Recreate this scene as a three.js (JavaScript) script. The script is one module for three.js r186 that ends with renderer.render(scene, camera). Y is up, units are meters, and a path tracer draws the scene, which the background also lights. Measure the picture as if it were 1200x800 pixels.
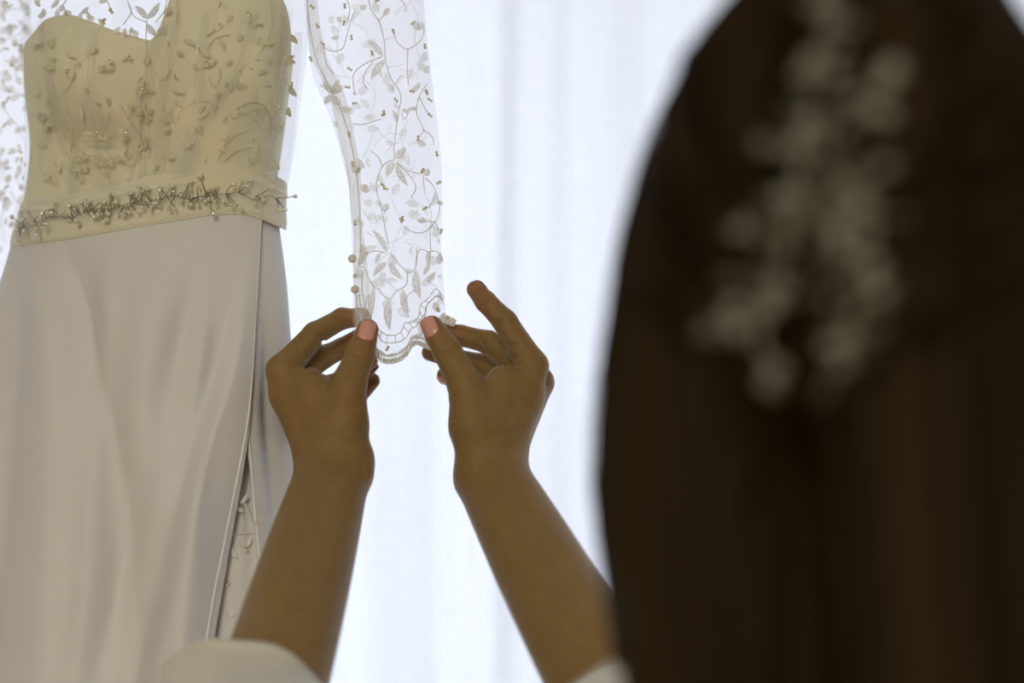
import * as THREE from 'three';
import { mergeGeometries } from 'three/addons/utils/BufferGeometryUtils.js';
import { RoundedBoxGeometry } from 'three/addons/geometries/RoundedBoxGeometry.js';
import { RectAreaLightUniformsLib } from 'three/addons/lights/RectAreaLightUniformsLib.js';

// ---------------------------------------------------------------- camera, sky, lights, exposure
const scene = new THREE.Scene();
const EYE = 1.5, K = 0.0006;                     // camera height; tangent per pixel of the 1200 x 800 frame (a 50 mm lens)
const camera = new THREE.PerspectiveCamera(2 * Math.atan(400 * K) * 180 / Math.PI, 1200 / 800, 0.02, 60);
camera.position.set(0, EYE, 0);
camera.lookAt(0, EYE, -1);
camera.focus = 1.0;
camera.userData.fStop = 2.3;
scene.add(camera);
scene.background = new THREE.Color(0.815, 0.87, 0.995);   // bright overcast daylight
scene.backgroundIntensity = 2.66;
const renderer = new THREE.WebGLRenderer({ antialias: true });
renderer.toneMapping = THREE.LinearToneMapping;
renderer.toneMappingExposure = 1.0;
renderer.shadowMap.enabled = true;
RectAreaLightUniformsLib.init();
const LAMP = { x: -0.35, y: 2.52, z: 1.7, size: 0.5, color: [0.98, 0.97, 0.89], power: 46 };   // opal ceiling lamp behind the photographer
{
  const l = new THREE.RectAreaLight(new THREE.Color().setRGB(...LAMP.color), LAMP.power, LAMP.size, LAMP.size);
  l.position.set(LAMP.x, LAMP.y, LAMP.z); l.lookAt(LAMP.x, 0, LAMP.z - 0.001);
  l.name = 'ceiling_lamp_light'; scene.add(l);
}

// ---------------------------------------------------------------- helpers
const V = (x, y, z) => new THREE.Vector3(x, y, z);
let seedState = 12345;
const rnd = () => { seedState = (seedState + 0x6d2b79f5) | 0; let t = Math.imul(seedState ^ (seedState >>> 15), 1 | seedState); t = (t + Math.imul(t ^ (t >>> 7), 61 | t)) ^ t; return ((t ^ (t >>> 14)) >>> 0) / 4294967296; };
const rr = (a, b) => a + (b - a) * rnd();
const lerp = (a, b, t) => a + (b - a) * t, clamp = (x, a = 0, b = 1) => Math.min(b, Math.max(a, x));
const sstep = (a, b, x) => { const t = clamp((x - a) / (b - a)); return t * t * (3 - 2 * t); };
const at = (px, py, d) => V((px - 600) * K * d, EYE + (400 - py) * K * d, -d);       // a point of the frame at depth d
const toPx = (p) => [600 + p.x / (K * -p.z), 400 - (p.y - EYE) / (K * -p.z)];
// smooth (monotone-ish) curve through a table of [x, y]
function curve(tab) {
  const n = tab.length, m = [];
  for (let i = 0; i < n; i++) {
    const a = tab[Math.max(0, i - 1)], b = tab[Math.min(n - 1, i + 1)];
    m[i] = (b[1] - a[1]) / (b[0] - a[0]);
    if (i > 0 && i < n - 1 && (tab[i][1] - a[1]) * (b[1] - tab[i][1]) <= 0) m[i] = 0;
  }
  return (x) => {
    if (x <= tab[0][0]) return tab[0][1] + (x - tab[0][0]) * m[0];
    if (x >= tab[n - 1][0]) return tab[n - 1][1] + (x - tab[n - 1][0]) * m[n - 1];
    let i = 0; while (x > tab[i + 1][0]) i++;
    const h = tab[i + 1][0] - tab[i][0], t = (x - tab[i][0]) / h, t2 = t * t, t3 = t2 * t;
    return (2 * t3 - 3 * t2 + 1) * tab[i][1] + (t3 - 2 * t2 + t) * h * m[i] + (-2 * t3 + 3 * t2) * tab[i + 1][1] + (t3 - t2) * h * m[i + 1];
  };
}
const used = {};
function numbered(name) { const n = used[name] = (used[name] ?? -1) + 1; return n ? name + '_' + String(n).padStart(3, '0') : name; }
function thing(name, label, category, [x, y, z] = [0, 0, 0], group) {
  const o = new THREE.Group(); o.name = numbered(name); o.position.set(x, y, z); scene.add(o);
  o.userData = { label, category }; if (group) o.userData.group = group;
  return o;
}
const originOf = (o) => { const p = V(0, 0, 0); for (; o && o !== scene; o = o.parent) p.add(o.position); return p; };
// a part: geometry given in world metres, moved into its parent's frame
function part(name, geo, mat, parent, label) {
  const g = Array.isArray(geo) ? mergeGeometries(geo.map((x) => x.index ? x : x), false) : geo;
  const o = originOf(parent); g.translate(-o.x, -o.y, -o.z);
  const m = new THREE.Mesh(g, mat); m.name = numbered(name); m.castShadow = m.receiveShadow = true;
  if (label) m.userData.label = label;
  parent.add(m); return m;
}
// a part that shares one geometry, set at a world point
function put(name, geo, mat, parent, p, scale = 1, q) {
  const m = new THREE.Mesh(geo, mat); m.name = numbered(name); m.castShadow = m.receiveShadow = true;
  m.position.copy(p).sub(originOf(parent)); if (scale.isVector3) m.scale.copy(scale); else m.scale.setScalar(scale); if (q) m.quaternion.copy(q);
  parent.add(m); return m;
}
function struct(name, geo, mat) {
  const m = new THREE.Mesh(geo, mat); m.name = name; m.userData.kind = 'structure'; m.castShadow = m.receiveShadow = true; scene.add(m); return m;
}
function box(x0, x1, y0, y1, z0, z1) { const g = new THREE.BoxGeometry(x1 - x0, y1 - y0, z1 - z0); g.translate((x0 + x1) / 2, (y0 + y1) / 2, (z0 + z1) / 2); return g; }
function geom(pos, idx, uv, col) {
  const g = new THREE.BufferGeometry();
  g.setAttribute('position', new THREE.Float32BufferAttribute(pos, 3));
  if (uv) g.setAttribute('uv', new THREE.Float32BufferAttribute(uv, 2));
  if (col) g.setAttribute('color', new THREE.Float32BufferAttribute(col, 3));
  g.setIndex(idx); g.computeVertexNormals(); return g;
}
// rows x cols grid; f(u, v) -> Vector3; keep(u, v) may cut cells; uvScale in metres handled by the caller
function grid(f, nu, nv, { keep, uv, closeU = false } = {}) {
  const pos = [], idx = [], uvs = [];
  for (let j = 0; j <= nv; j++) for (let i = 0; i <= nu; i++) { const u = i / nu, v = j / nv, p = f(u, v); pos.push(p.x, p.y, p.z); const w = uv ? uv(u, v, p) : [u, v]; uvs.push(w[0], w[1]); }
  for (let j = 0; j < nv; j++) for (let i = 0; i < nu; i++) {
    if (keep && !keep((i + 0.5) / nu, (j + 0.5) / nv)) continue;
    const a = j * (nu + 1) + i, b = a + 1, c = a + nu + 1, d = c + 1;
    idx.push(a, c, b, b, c, d);
  }
  return geom(pos, idx, uvs);
}
// a tapered round strand through points
function strand(pts, r0, r1 = r0, radial = 6, segs = 0, flat = 1, color) {
  const c = pts.length > 2 ? new THREE.CatmullRomCurve3(pts, false, 'centripetal') : new THREE.LineCurve3(pts[0], pts[1]);
  const n = segs || Math.max(4, pts.length * 3), P = [];
  for (let i = 0; i <= n; i++) P.push(c.getPoint(i / n));
  const pos = [], idx = [], col = [], uvs = []; let side = null;
  for (let i = 0; i <= n; i++) {
    const t = P[Math.min(n, i + 1)].clone().sub(P[Math.max(0, i - 1)]).normalize();
    if (!side) { side = V(0, 0, 1).cross(t); if (side.length() < 0.05) side = V(1, 0, 0); }
    side.sub(t.clone().multiplyScalar(side.dot(t))).normalize();
    const up = t.clone().cross(side), r = typeof r1 === 'function' ? r1(i / n) * r0 : lerp(r0, r1, i / n);
    for (let k = 0; k < radial; k++) {
      const a = k / radial * 2 * Math.PI, q = P[i].clone().addScaledVector(side, Math.cos(a) * r).addScaledVector(up, Math.sin(a) * r * flat);
      pos.push(q.x, q.y, q.z); uvs.push(k / radial, i / n); if (color) col.push(...color);
    }
  }
  for (let i = 0; i < n; i++) for (let k = 0; k < radial; k++) {
    const a = i * radial + k, b = i * radial + (k + 1) % radial, c2 = a + radial, d = b + radial;
    idx.push(a, b, c2, b, d, c2);
  }
  for (const e of [0, n]) { const s = pos.length / 3; pos.push(P[e].x, P[e].y, P[e].z); uvs.push(0, 0); if (color) col.push(...color); for (let k = 0; k < radial; k++) { const a = e * radial + k, b = e * radial + (k + 1) % radial; if (e) idx.push(a, b, s); else idx.push(b, a, s); } }
  return geom(pos, idx, uvs, color ? col : null);
}
// tileable value noise texture (data), octaves with separate x / y frequency
function noiseTex(n, layers, { base = 0.5, srgb = false, rep = 1, tint = [1, 1, 1], seed = 7 } = {}) {
  const f = new Float32Array(n * n).fill(base), keepSeed = seedState; seedState = seed;
  for (const [fx, fy, amp] of layers) {
    const T = new Float32Array(fx * fy).map(() => rnd() * 2 - 1);
    for (let y = 0; y < n; y++) for (let x = 0; x < n; x++) {
      const gx = x / n * fx, gy = y / n * fy, x0 = Math.floor(gx), y0 = Math.floor(gy), tx = gx - x0, ty = gy - y0, sx = tx * tx * (3 - 2 * tx), sy = ty * ty * (3 - 2 * ty);
      const q = (a, b) => T[(b % fy) * fx + (a % fx)];
      f[y * n + x] += amp * lerp(lerp(q(x0, y0), q(x0 + 1, y0), sx), lerp(q(x0, y0 + 1), q(x0 + 1, y0 + 1), sx), sy);
    }
  }
  seedState = keepSeed;
  const d = new Uint8Array(n * n * 4);
  for (let i = 0; i < n * n; i++) { for (let c = 0; c < 3; c++) d[i * 4 + c] = clamp(f[i] * tint[c]) * 255; d[i * 4 + 3] = 255; }
  const t = new THREE.DataTexture(d, n, n); t.wrapS = t.wrapT = THREE.RepeatWrapping; t.magFilter = THREE.LinearFilter; t.minFilter = THREE.LinearFilter;
  if (srgb) t.colorSpace = THREE.SRGBColorSpace; t.repeat.set(rep, rep); t.needsUpdate = true; return t;
}
const rgb = (r, g, b) => new THREE.Color().setRGB(r, g, b);
const std = (r, g, b, o = {}) => new THREE.MeshPhysicalMaterial({ color: rgb(r, g, b), roughness: 0.7, side: THREE.DoubleSide, ...o });
// ---------------------------------------------------------------- the room
const plasterBump = noiseTex(256, [[64, 64, 0.2], [128, 128, 0.2], [16, 16, 0.1]], { seed: 3, rep: 2 });
const M = {
  wall: std(0.55, 0.52, 0.46, { roughness: 0.9, bumpMap: plasterBump, bumpScale: 0.0006 }),
  ceiling: std(0.8, 0.78, 0.73, { roughness: 0.95 }),
  floor: std(0.8, 0.8, 0.8, { roughness: 0.45 }),
  trim: std(0.8, 0.79, 0.76, { roughness: 0.4 }),
};
const ROOM = { x0: -2.3, x1: 2.3, z0: -1.46, z1: 2.6, top: 2.6 }, WIN = { x0: -1.25, x1: 1.45, y0: 0.06, y1: 2.3 }, T = 0.22;
{
  const { x0, x1, z0, z1, top } = ROOM;
  struct('floor', box(x0 - T, x1 + T, -0.16, -0.014, z0 - T, z1 + T), std(0.12, 0.1, 0.08));
  struct('ceiling', box(x0 - T, x1 + T, top, top + T, z0 - T, z1 + T), M.ceiling);
  struct('wall_left', box(x0 - T, x0, -0.014, top, z0 - T, z1 + T), M.wall);
  struct('wall_right', box(x1, x1 + T, -0.014, top, z0 - T, z1 + T), M.wall);
  struct('wall_rear', box(x0, x1, -0.014, top, z1, z1 + T), M.wall);
  const back = mergeGeometries([box(x0, WIN.x0, -0.014, top, z0 - T, z0), box(WIN.x1, x1, -0.014, top, z0 - T, z0), box(WIN.x0, WIN.x1, WIN.y1, top, z0 - T, z0), box(WIN.x0, WIN.x1, -0.014, WIN.y0, z0 - T, z0)]);
  struct('wall_front', back, M.wall);
  // floorboards, each its own piece
  const fl = scene.getObjectByName('floor'), tones = [[0.34, 0.2, 0.1], [0.3, 0.175, 0.085], [0.38, 0.23, 0.12]].map((c) => std(...c, { roughness: 0.4, bumpMap: noiseTex(128, [[64, 4, 0.3]], { seed: 9 }), bumpScale: 0.0004 }));
  const bw = 0.2, bg = new RoundedBoxGeometry(bw - 0.004, 0.014, z1 - z0 - 0.004, 1, 0.002);
  for (let x = x0, i = 0; x < x1 - 0.01; x += bw, i++) { const m = new THREE.Mesh(bg, tones[(i * 7) % 3]); m.name = numbered('plank'); m.position.set(x + bw / 2, -0.007, (z0 + z1) / 2); m.receiveShadow = true; fl.add(m); }
  // baseboards
  struct('baseboard_left', box(x0, x0 + 0.015, 0, 0.1, z0, z1), M.trim);
  struct('baseboard_right', box(x1 - 0.015, x1, 0, 0.1, z0, z1), M.trim);
  struct('baseboard_rear', box(x0 + 0.015, x1 - 0.015, 0, 0.1, z1 - 0.015, z1), M.trim);
  // the tall window behind the curtain
  const w = new THREE.Group(); w.name = 'window_1'; w.userData.kind = 'structure'; scene.add(w);
  const zf = z0 - 0.12, fr = [];
  for (const x of [WIN.x0, (WIN.x0 + WIN.x1) / 2 - 0.03, WIN.x1 - 0.06]) fr.push(box(x, x + 0.06, WIN.y0, WIN.y1, zf - 0.03, zf + 0.03));
  for (const y of [WIN.y0, WIN.y1 - 0.06]) for (const [a, b] of [[WIN.x0 + 0.06, (WIN.x0 + WIN.x1) / 2 - 0.03], [(WIN.x0 + WIN.x1) / 2 + 0.03, WIN.x1 - 0.06]]) fr.push(box(a, b, y, y + 0.06, zf - 0.03, zf + 0.03));
  part('window_frame', mergeGeometries(fr), M.trim, w);
  const glass = new THREE.MeshPhysicalMaterial({ color: 0xffffff, transmission: 1, thickness: 0, roughness: 0, ior: 1.5 });
  const mid = (WIN.x0 + WIN.x1) / 2;
  for (const [a, b] of [[WIN.x0 + 0.06, mid - 0.03], [mid + 0.03, WIN.x1 - 0.06]]) part('pane', new THREE.PlaneGeometry(b - a, WIN.y1 - WIN.y0 - 0.12).translate((a + b) / 2, (WIN.y0 + WIN.y1) / 2, zf), glass, w);
  // an unseen wall added outside right to shade the curtain folds, and the paving
  struct('ground', box(-14, 14, -0.4, -0.2, -16, z0 - T), std(0.4, 0.4, 0.38));
  struct('added_shade_wall', box(3.2, 3.5, -0.2, 5, -9, z0 - T - 0.3), std(0.72, 0.71, 0.69));
}
// ---------------------------------------------------------------- sheer curtain
{
  const weave = noiseTex(512, [[256, 7, 0.02], [11, 220, 0.014], [120, 18, 0.012], [40, 60, 0.008]], { base: 0.94, seed: 21 });
  const weaveB = noiseTex(512, [[256, 6, 0.3], [10, 220, 0.2]], { base: 0.5, seed: 22 });
  const mat = std(0.93, 0.94, 0.985, { roughness: 1, transmission: 0.78, thickness: 0, specularIntensity: 0, map: weave, bumpMap: weaveB, bumpScale: 0.0002 });
  const c = thing('curtain', 'white sheer curtain in soft vertical folds glowing with daylight behind the dress', 'curtain', [0, 0.02, -1.3]);
  const x0 = -1.42, x1 = 1.62, top = 2.4, ks = [];
  let x = x0; while (x < x1) { ks.push([x, rr(-1, 1), rr(0.05, 0.14)]); x += ks.at(-1)[2]; }
  const wave = (s) => {
    let z = 0; const q = s * 1;
    z += 0.009 * Math.sin(q * 52 + 1.3 * Math.sin(q * 7.1)) * (0.6 + 0.4 * Math.sin(q * 11.3 + 1));
    z += 0.009 * Math.sin(q * 23 + 2) + 0.0015 * Math.sin(q * 131 + 3 * Math.sin(q * 17));
    return z;
  };
  const g = grid((u, v) => {
    const s = lerp(x0, x1, u), y = lerp(top, 0.03, v), k = 0.8 + 0.25 * Math.sin(v * 3 + s * 4);
    return V(s + 0.004 * Math.sin(v * 9 + s * 30), y, -1.3 + wave(s + 0.006 * Math.sin(v * 5)) * k);
  }, 900, 30, { uv: (u, v, p) => [lerp(x0, x1, u) * 5, p.y * 5] });
  part('panel', g, mat, c);
  const hem = grid((u, v) => { const s = lerp(x0, x1, u); return V(s, lerp(0.085, 0.03, v), -1.303 + wave(s) * 1.0); }, 500, 2);
  part('hem', hem, mat, c);
  // rod on its brackets, out of frame above
  const wood = std(0.5, 0.47, 0.42, { roughness: 0.4, metalness: 0.6 });
  const rod = thing('curtain_rod', 'straight metal curtain rod fixed above the tall window', 'curtain rod', [0.1, 2.42, -1.3]);
  part('rod', new THREE.CylinderGeometry(0.012, 0.012, 3.3, 20).rotateZ(Math.PI / 2).translate(0.1, 2.42, -1.3), wood, rod);
  for (const xx of [-1.58, 1.78]) part('finial', new THREE.SphereGeometry(0.024, 20, 14).translate(xx, 2.42, -1.3), wood, rod);
  for (const xx of [-1.45, 1.64]) part('bracket', mergeGeometries([box(xx - 0.008, xx + 0.008, 2.4, 2.43, -1.46, -1.312), box(xx - 0.02, xx + 0.02, 2.38, 2.46, -1.46, -1.455)]), wood, rod);
}
// ---------------------------------------------------------------- ceiling lamp behind the photographer
{
  const s = LAMP.size / 2, l = thing('ceiling_lamp', 'square opal ceiling lamp with warm light behind the photographer', 'lamp', [LAMP.x, ROOM.top, LAMP.z]);
  part('lamp_base', box(LAMP.x - s - 0.02, LAMP.x + s + 0.02, LAMP.y + 0.03, ROOM.top, LAMP.z - s - 0.02, LAMP.z + s + 0.02), M.trim, l);
  part('lamp_shade', new RoundedBoxGeometry(s * 2, 0.025, s * 2, 3, 0.01).translate(LAMP.x, LAMP.y + 0.018, LAMP.z), new THREE.MeshStandardMaterial({ color: 0xffffff, emissive: rgb(...LAMP.color), emissiveIntensity: 8.0, roughness: 0.6 }), l);
}
// ---------------------------------------------------------------- wall lamp with three small bulbs on the rear wall
{
  const l = thing('wall_lamp', 'wall lamp with three small bare bulbs on the wall behind the photographer', 'lamp', [-0.35, 1.95, ROOM.z1]), brass = std(0.6, 0.5, 0.3, { metalness: 0.9, roughness: 0.3 });
  part('wall_plate', new RoundedBoxGeometry(0.5, 0.07, 0.03, 3, 0.01).translate(-0.35, 1.95, ROOM.z1 - 0.015), brass, l);
  for (const x of [-0.53, -0.35, -0.17]) {
    part('socket', new THREE.CylinderGeometry(0.018, 0.022, 0.07, 20).rotateX(Math.PI / 2).translate(x, 1.95, ROOM.z1 - 0.06), brass, l);
    part('bulb', new THREE.SphereGeometry(0.03, 24, 16).translate(x, 1.95, ROOM.z1 - 0.12), new THREE.MeshStandardMaterial({ color: 0xffffff, emissive: rgb(1, 0.9, 0.72), emissiveIntensity: 60, roughness: 0.4 }), l);
    const p = new THREE.PointLight(new THREE.Color().setRGB(1, 0.9, 0.72), 0.25); p.position.set(x, 1.95, ROOM.z1 - 0.12); p.shadow.radius = 1.4; p.castShadow = true; p.name = 'bulb_light'; scene.add(p);
  }
}
// ---------------------------------------------------------------- the wedding dress
// A closed tube of cloth: at every height an ellipse between a left and a right edge, deeper at the front than the back.
function clothTube({ left, right, dl, dr, ref, zc, df, db, shear, fold }) {
  const Yof = (py) => EYE + (400 - py) * K * ref;
  const L = curve(left.map(([py, px]) => [-Yof(py), (px - 600) * K * dl])), R = curve(right.map(([py, px]) => [-Yof(py), (px - 600) * K * dr]));
  const DF = curve(df.map(([py, d]) => [-Yof(py), d])), DB = curve(db.map(([py, d]) => [-Yof(py), d])), ZC = curve(zc.map(([py, d]) => [-Yof(py), d])), SH = typeof shear === 'number' ? () => shear : curve(shear.map(([py, d]) => [-Yof(py), d]));
  const S = { Yof };
  S.point = (phi, Y, off = 0) => {
    const l = L(-Y), r = R(-Y), xc = (l + r) / 2, w = (r - l) / 2, s = Math.sin(phi), c = Math.cos(phi), d = s > 0 ? DF(-Y) : DB(-Y);
    const p = V(xc + w * c, Y, -ZC(-Y) + d * s + SH(-Y) * w * c), n = V(c / w, 0, s / Math.max(d, 0.004)).normalize();
    const q = toPx(p);
    return p.addScaledVector(n, off + (fold ? fold(q[0], q[1], phi, Y) : 0));
  };
  // the point that shows at pixel (px, py) on the near (or far) side
  S.on = (px, py, off = 0, far = false) => {
    let Y = Yof(py), phi = 1.57, p;
    for (let i = 0; i < 14; i++) {
      const l = L(-Y), r = R(-Y), xc = (l + r) / 2, w = (r - l) / 2;
      p = S.point(phi, Y, off);
      const q = toPx(p), d = -p.z;
      Y += (q[1] - py) * K * d;
      const c = clamp(Math.cos(phi) + (px - q[0]) * K * d / w, -0.999, 0.999);
      phi = far ? -Math.acos(c) : Math.acos(c);
    }
    return S.point(phi, Y, off);
  };
  S.phiOf = (px, py) => { let Y = Yof(py), phi = 1.57; for (let i = 0; i < 14; i++) { const l = L(-Y), r = R(-Y), w = (r - l) / 2, p = S.point(phi, Y, 0), q = toPx(p), d = -p.z; Y += (q[1] - py) * K * d; phi = Math.acos(clamp(Math.cos(phi) + (px - q[0]) * K * d / w, -0.9999, 0.9999)); } return [phi, Y]; };
  return S;
}
const polyX = (pts) => curve(pts.map(([x, y]) => [y, x]));                           // x as a function of y along a line
const foldLine = polyX([[284, 250], [280, 330], [262, 420], [235, 500], [200, 640], [165, 800], [100, 1100], [-60, 2600]]);
const slitA = polyX([[308, 200], [306, 250], [302, 330], [296, 430], [292, 480], [284, 530], [272, 590], [262, 640], [250, 700], [240, 760], [230, 820], [190, 1000], [60, 2600]]);
const slitB = polyX([[307.5, 200], [305.5, 250], [301.5, 330], [295.5, 430], [292, 480], [297, 540], [302, 600], [307, 650], [314, 720], [322, 800], [340, 1000], [470, 2600]]);
const sleeveTop = {};
const ridges = [   // soft folds of the skirt: line, width in px, height in m
  [polyX([[78, 290], [108, 420], [132, 560], [150, 820]]), 26, -0.0075], [polyX([[78, 290], [104, 400], [121, 470], [146, 570], [170, 820]]), 5, -0.0014], [polyX([[60, 330], [62, 480], [50, 800]]), 24, 0.006],
  [polyX([[20, 330], [8, 500], [-20, 800]]), 18, -0.005], [polyX([[180, 300], [175, 520], [210, 640], [215, 820]]), 34, 0.006],
  [polyX([[250, 300], [205, 420], [180, 520]]), 20, -0.0045], [polyX([[316, 300], [317, 430], [326, 640], [345, 820]]), 13, -0.0025], [polyX([[262, 262], [240, 330], [232, 420]]), 14, 0.004], [polyX([[110, 560], [100, 700], [90, 820]]), 15, 0.004],
];
const dressTables = {
  left: [[-330, 118], [-120, 62], [0, 36], [60, 37], [120, 39], [180, 37], [235, 29], [265, 20], [300, 9], [340, -3], [420, -27], [520, -52], [640, -80], [800, -112], [1200, -180], [2900, -380]],
  right: [[-330, 300], [-120, 340], [0, 359], [60, 357], [120, 349], [180, 341], [235, 333], [265, 334], [300, 339], [340, 344], [420, 350], [520, 356], [640, 366], [800, 380], [1200, 420], [2900, 540]],
  dl: 1.115, dr: 1.055, ref: 1.06, shear: 0.3,
  zc: [[-330, 1.085], [2900, 1.085]],
  df: [[-330, 0.03], [-100, 0.06], [90, 0.08], [180, 0.07], [240, 0.065], [400, 0.085], [800, 0.12], [2900, 0.26]],
  db: [[-330, 0.03], [-100, 0.05], [90, 0.055], [240, 0.055], [400, 0.075], [800, 0.11], [2900, 0.15]],
};
const bump = (x, y, cx, cy, sx, sy) => Math.exp(-((x - cx) ** 2) / (2 * sx * sx) - ((y - cy) ** 2) / (2 * sy * sy));
const front = clothTube({ ...dressTables, fold: (x, y, phi, Y) => {
  if (Math.sin(phi) <= 0) return 0.012 * sstep(280, 900, y) * Math.sin(phi * 9) * sstep(0.3, 0.8, -Math.sin(phi));
  const k = sstep(262, 380, y) * Math.min(1, Math.sin(phi) * 2.2);
  let d = 0;
  for (const [f, w, h] of ridges) { const e = (x - f(clamp(y, 250, 900))) / w; d += 1.5 * h * Math.exp(-e * e) * k; }
  const fx = foldLine(y), grow = sstep(270, 520, y);
  d += 0.019 * grow * sstep(fx - 4, fx + 8, x) * lerp(1, 0.4, clamp((x - fx) / Math.max(8, slitA(y) - fx))) * (1 - sstep(slitB(y) + 4, slitB(y) + 30, x));
  d += -0.004 * sstep(330, 520, y) * bump(x, 0, fx - 12, 0, 9, 1);
  d += 0.006 * sstep(480, 620, y) * bump(x, 0, (fx + slitA(y)) / 2, 0, 22, 1);
  return d;
} });
const bodiceTube = clothTube({ ...dressTables, fold: (x, y, phi) => Math.sin(phi) <= 0 ? 0 : Math.min(1, Math.sin(phi) * 2) * (
  0.022 * bump(x, y, 96, 88, 38, 44) + 0.02 * bump(x, y, 262, 84, 50, 62) - 0.008 * bump(x, y, 178, 120, 16, 80) - 0.013 * bump(x, y, 110, 166, 36, 18)
  + 0.004 * bump(x, y, 160, 150, 60, 20) - 0.004 * bump(x, y, 78, 170, 5, 40) + 0.003 * bump(x - (y - 100) * -0.35, 0, 290, 0, 14, 1) * bump(0, y, 0, 110, 1, 70)) });
const waistPx = curve([[20, 262], [70, 255], [110, 248], [150, 240], [200, 231], [250, 223], [280, 222], [305, 228], [334, 242]]);
function waistY(phi) { const p = front.point(phi, EYE + 0.1, 0), q = toPx(p); return EYE + (400 - waistPx(clamp(q[0], 15, 345))) * K * -p.z; }
const cupTop = curve([[20, 60], [36, 34], [45, 20], [70, 14], [100, 22], [130, 34], [160, 43], [177, 47], [188, 28], [197, -5], [215, -45], [260, -75], [310, -50], [340, 0], [352, 40], [360, 70]]);
function cupY(phi) { const p = bodiceTube.point(phi, EYE + 0.22, 0), q = toPx(p), s = sstep(0, 0.3, Math.sin(phi)); return EYE + (400 - lerp(70, cupTop(clamp(q[0], 22, 358)), s)) * K * -p.z; }

const satinBump = noiseTex(256, [[128, 128, 0.25], [64, 64, 0.2]], { seed: 31 });
const satin = std(0.695, 0.685, 0.65, { roughness: 0.66, sheen: 0.12, sheenColor: rgb(1, 1, 1), sheenRoughness: 0.5, specularIntensity: 0.5, bumpMap: satinBump, bumpScale: 0.00012 });
const lining = std(0.8, 0.76, 0.53, { roughness: 0.85, specularIntensity: 0.3, bumpMap: satinBump, bumpScale: 0.0001 });
const band = std(0.74, 0.705, 0.54, { roughness: 0.6, sheen: 0.3, sheenColor: rgb(1, 1, 1), specularIntensity: 0.5 });
const under = std(0.78, 0.76, 0.71, { roughness: 0.8, specularIntensity: 0.3 });
const tulle = std(0.9, 0.9, 0.9, { roughness: 1, specularIntensity: 0, transparent: true, opacity: 0.13 });
const netFold = std(0.88, 0.87, 0.82, { roughness: 1, specularIntensity: 0, transparent: true, opacity: 0.16 });
const tulleDense = std(0.88, 0.87, 0.83, { roughness: 1, specularIntensity: 0, transparent: true, opacity: 0.4 });
const stitch = noiseTex(64, [[4, 32, 0.25], [32, 8, 0.2]], { base: 0.66, seed: 41 });
const thread = std(0.93, 0.915, 0.86, { roughness: 1, specularIntensity: 0.1, transmission: 0.68, thickness: 0 });
const lace = std(0.93, 0.915, 0.87, { roughness: 1, specularIntensity: 0.1, transmission: 0.68, thickness: 0, transparent: true, alphaMap: stitch });
const laceFar = std(0.93, 0.92, 0.88, { roughness: 1, specularIntensity: 0, transmission: 0.7, thickness: 0, transparent: true, opacity: 0.6, alphaMap: stitch });
const threadBodice = std(0.7, 0.66, 0.47, { roughness: 0.85, specularIntensity: 0.3 });
const beadMat = std(0.8, 0.75, 0.54, { roughness: 0.14, metalness: 0.7 });
const pearlMat = std(0.72, 0.68, 0.52, { roughness: 0.25, clearcoat: 0.6 });
const crystal = std(0.86, 0.84, 0.76, { roughness: 0.08, metalness: 0.75 });
const wireMat = std(0.3, 0.28, 0.22, { roughness: 0.35, metalness: 0.8 });

const dress = thing('wedding_dress', 'white satin wedding dress with beaded lace sleeves and a jewelled waist hanging before the curtain', 'dress', [-0.27, 0, -1.085]);
const bumpUV = (u, v, p) => [p.x * 25 + p.z * 20, p.y * 25];
// skirt front panel (from the slit round the left to the centre back) and side panel (the rest)
const YF = 0.035;
function skirtRow(v) { return Math.pow(v, 1.7); }
function skirtPanel(from, to, nu, off) {
  return grid((u, v) => {
    const w = skirtRow(v), pyRow = lerp(232, 2580, w), a = from(pyRow), b = to, phi = lerp(a, b, u), Y = lerp(waistY(phi) - 0.004, YF, w);
    return front.point(phi, Y, off);
  }, nu, 150, { uv: bumpUV });
}
const phiAt = (f) => { const c = new Map(); return (py) => { const k = py.toFixed(1); if (!c.has(k)) c.set(k, front.phiOf(f(py), py)[0]); return c.get(k); }; };
const phiA = phiAt(slitA), phiB = phiAt(slitB);
const skirt = part('skirt', skirtPanel(phiA, Math.PI * 1.5, 170, 0), satin, dress);
const sidePanel = part('skirt_side_panel', skirtPanel(phiB, -Math.PI * 0.5, 80, -0.004), satin, dress);
const underskirtTube = clothTube({ ...dressTables });
const underskirt = part('underskirt', grid((u, v) => { const w = skirtRow(v), ry = lerp(232, 2580, w), phi = lerp(phiB(ry) - 0.14, phiA(ry) + 0.1, u), Y = lerp(waistY(phi) - 0.03, YF + 0.03, w); return underskirtTube.point(phi, Y, lerp(-0.014, 0.003, sstep(0, 0.3, u) * (1 - sstep(0.75, 1, u)) * sstep(0.07, 0.16, w)) + 0.0006 * Math.sin(u * 20 + v * 9)); }, 60, 110), under, dress);
const pipingMat = std(0.86, 0.85, 0.82, { roughness: 0.45, sheen: 0.4, sheenColor: rgb(1, 1, 1) });
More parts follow.
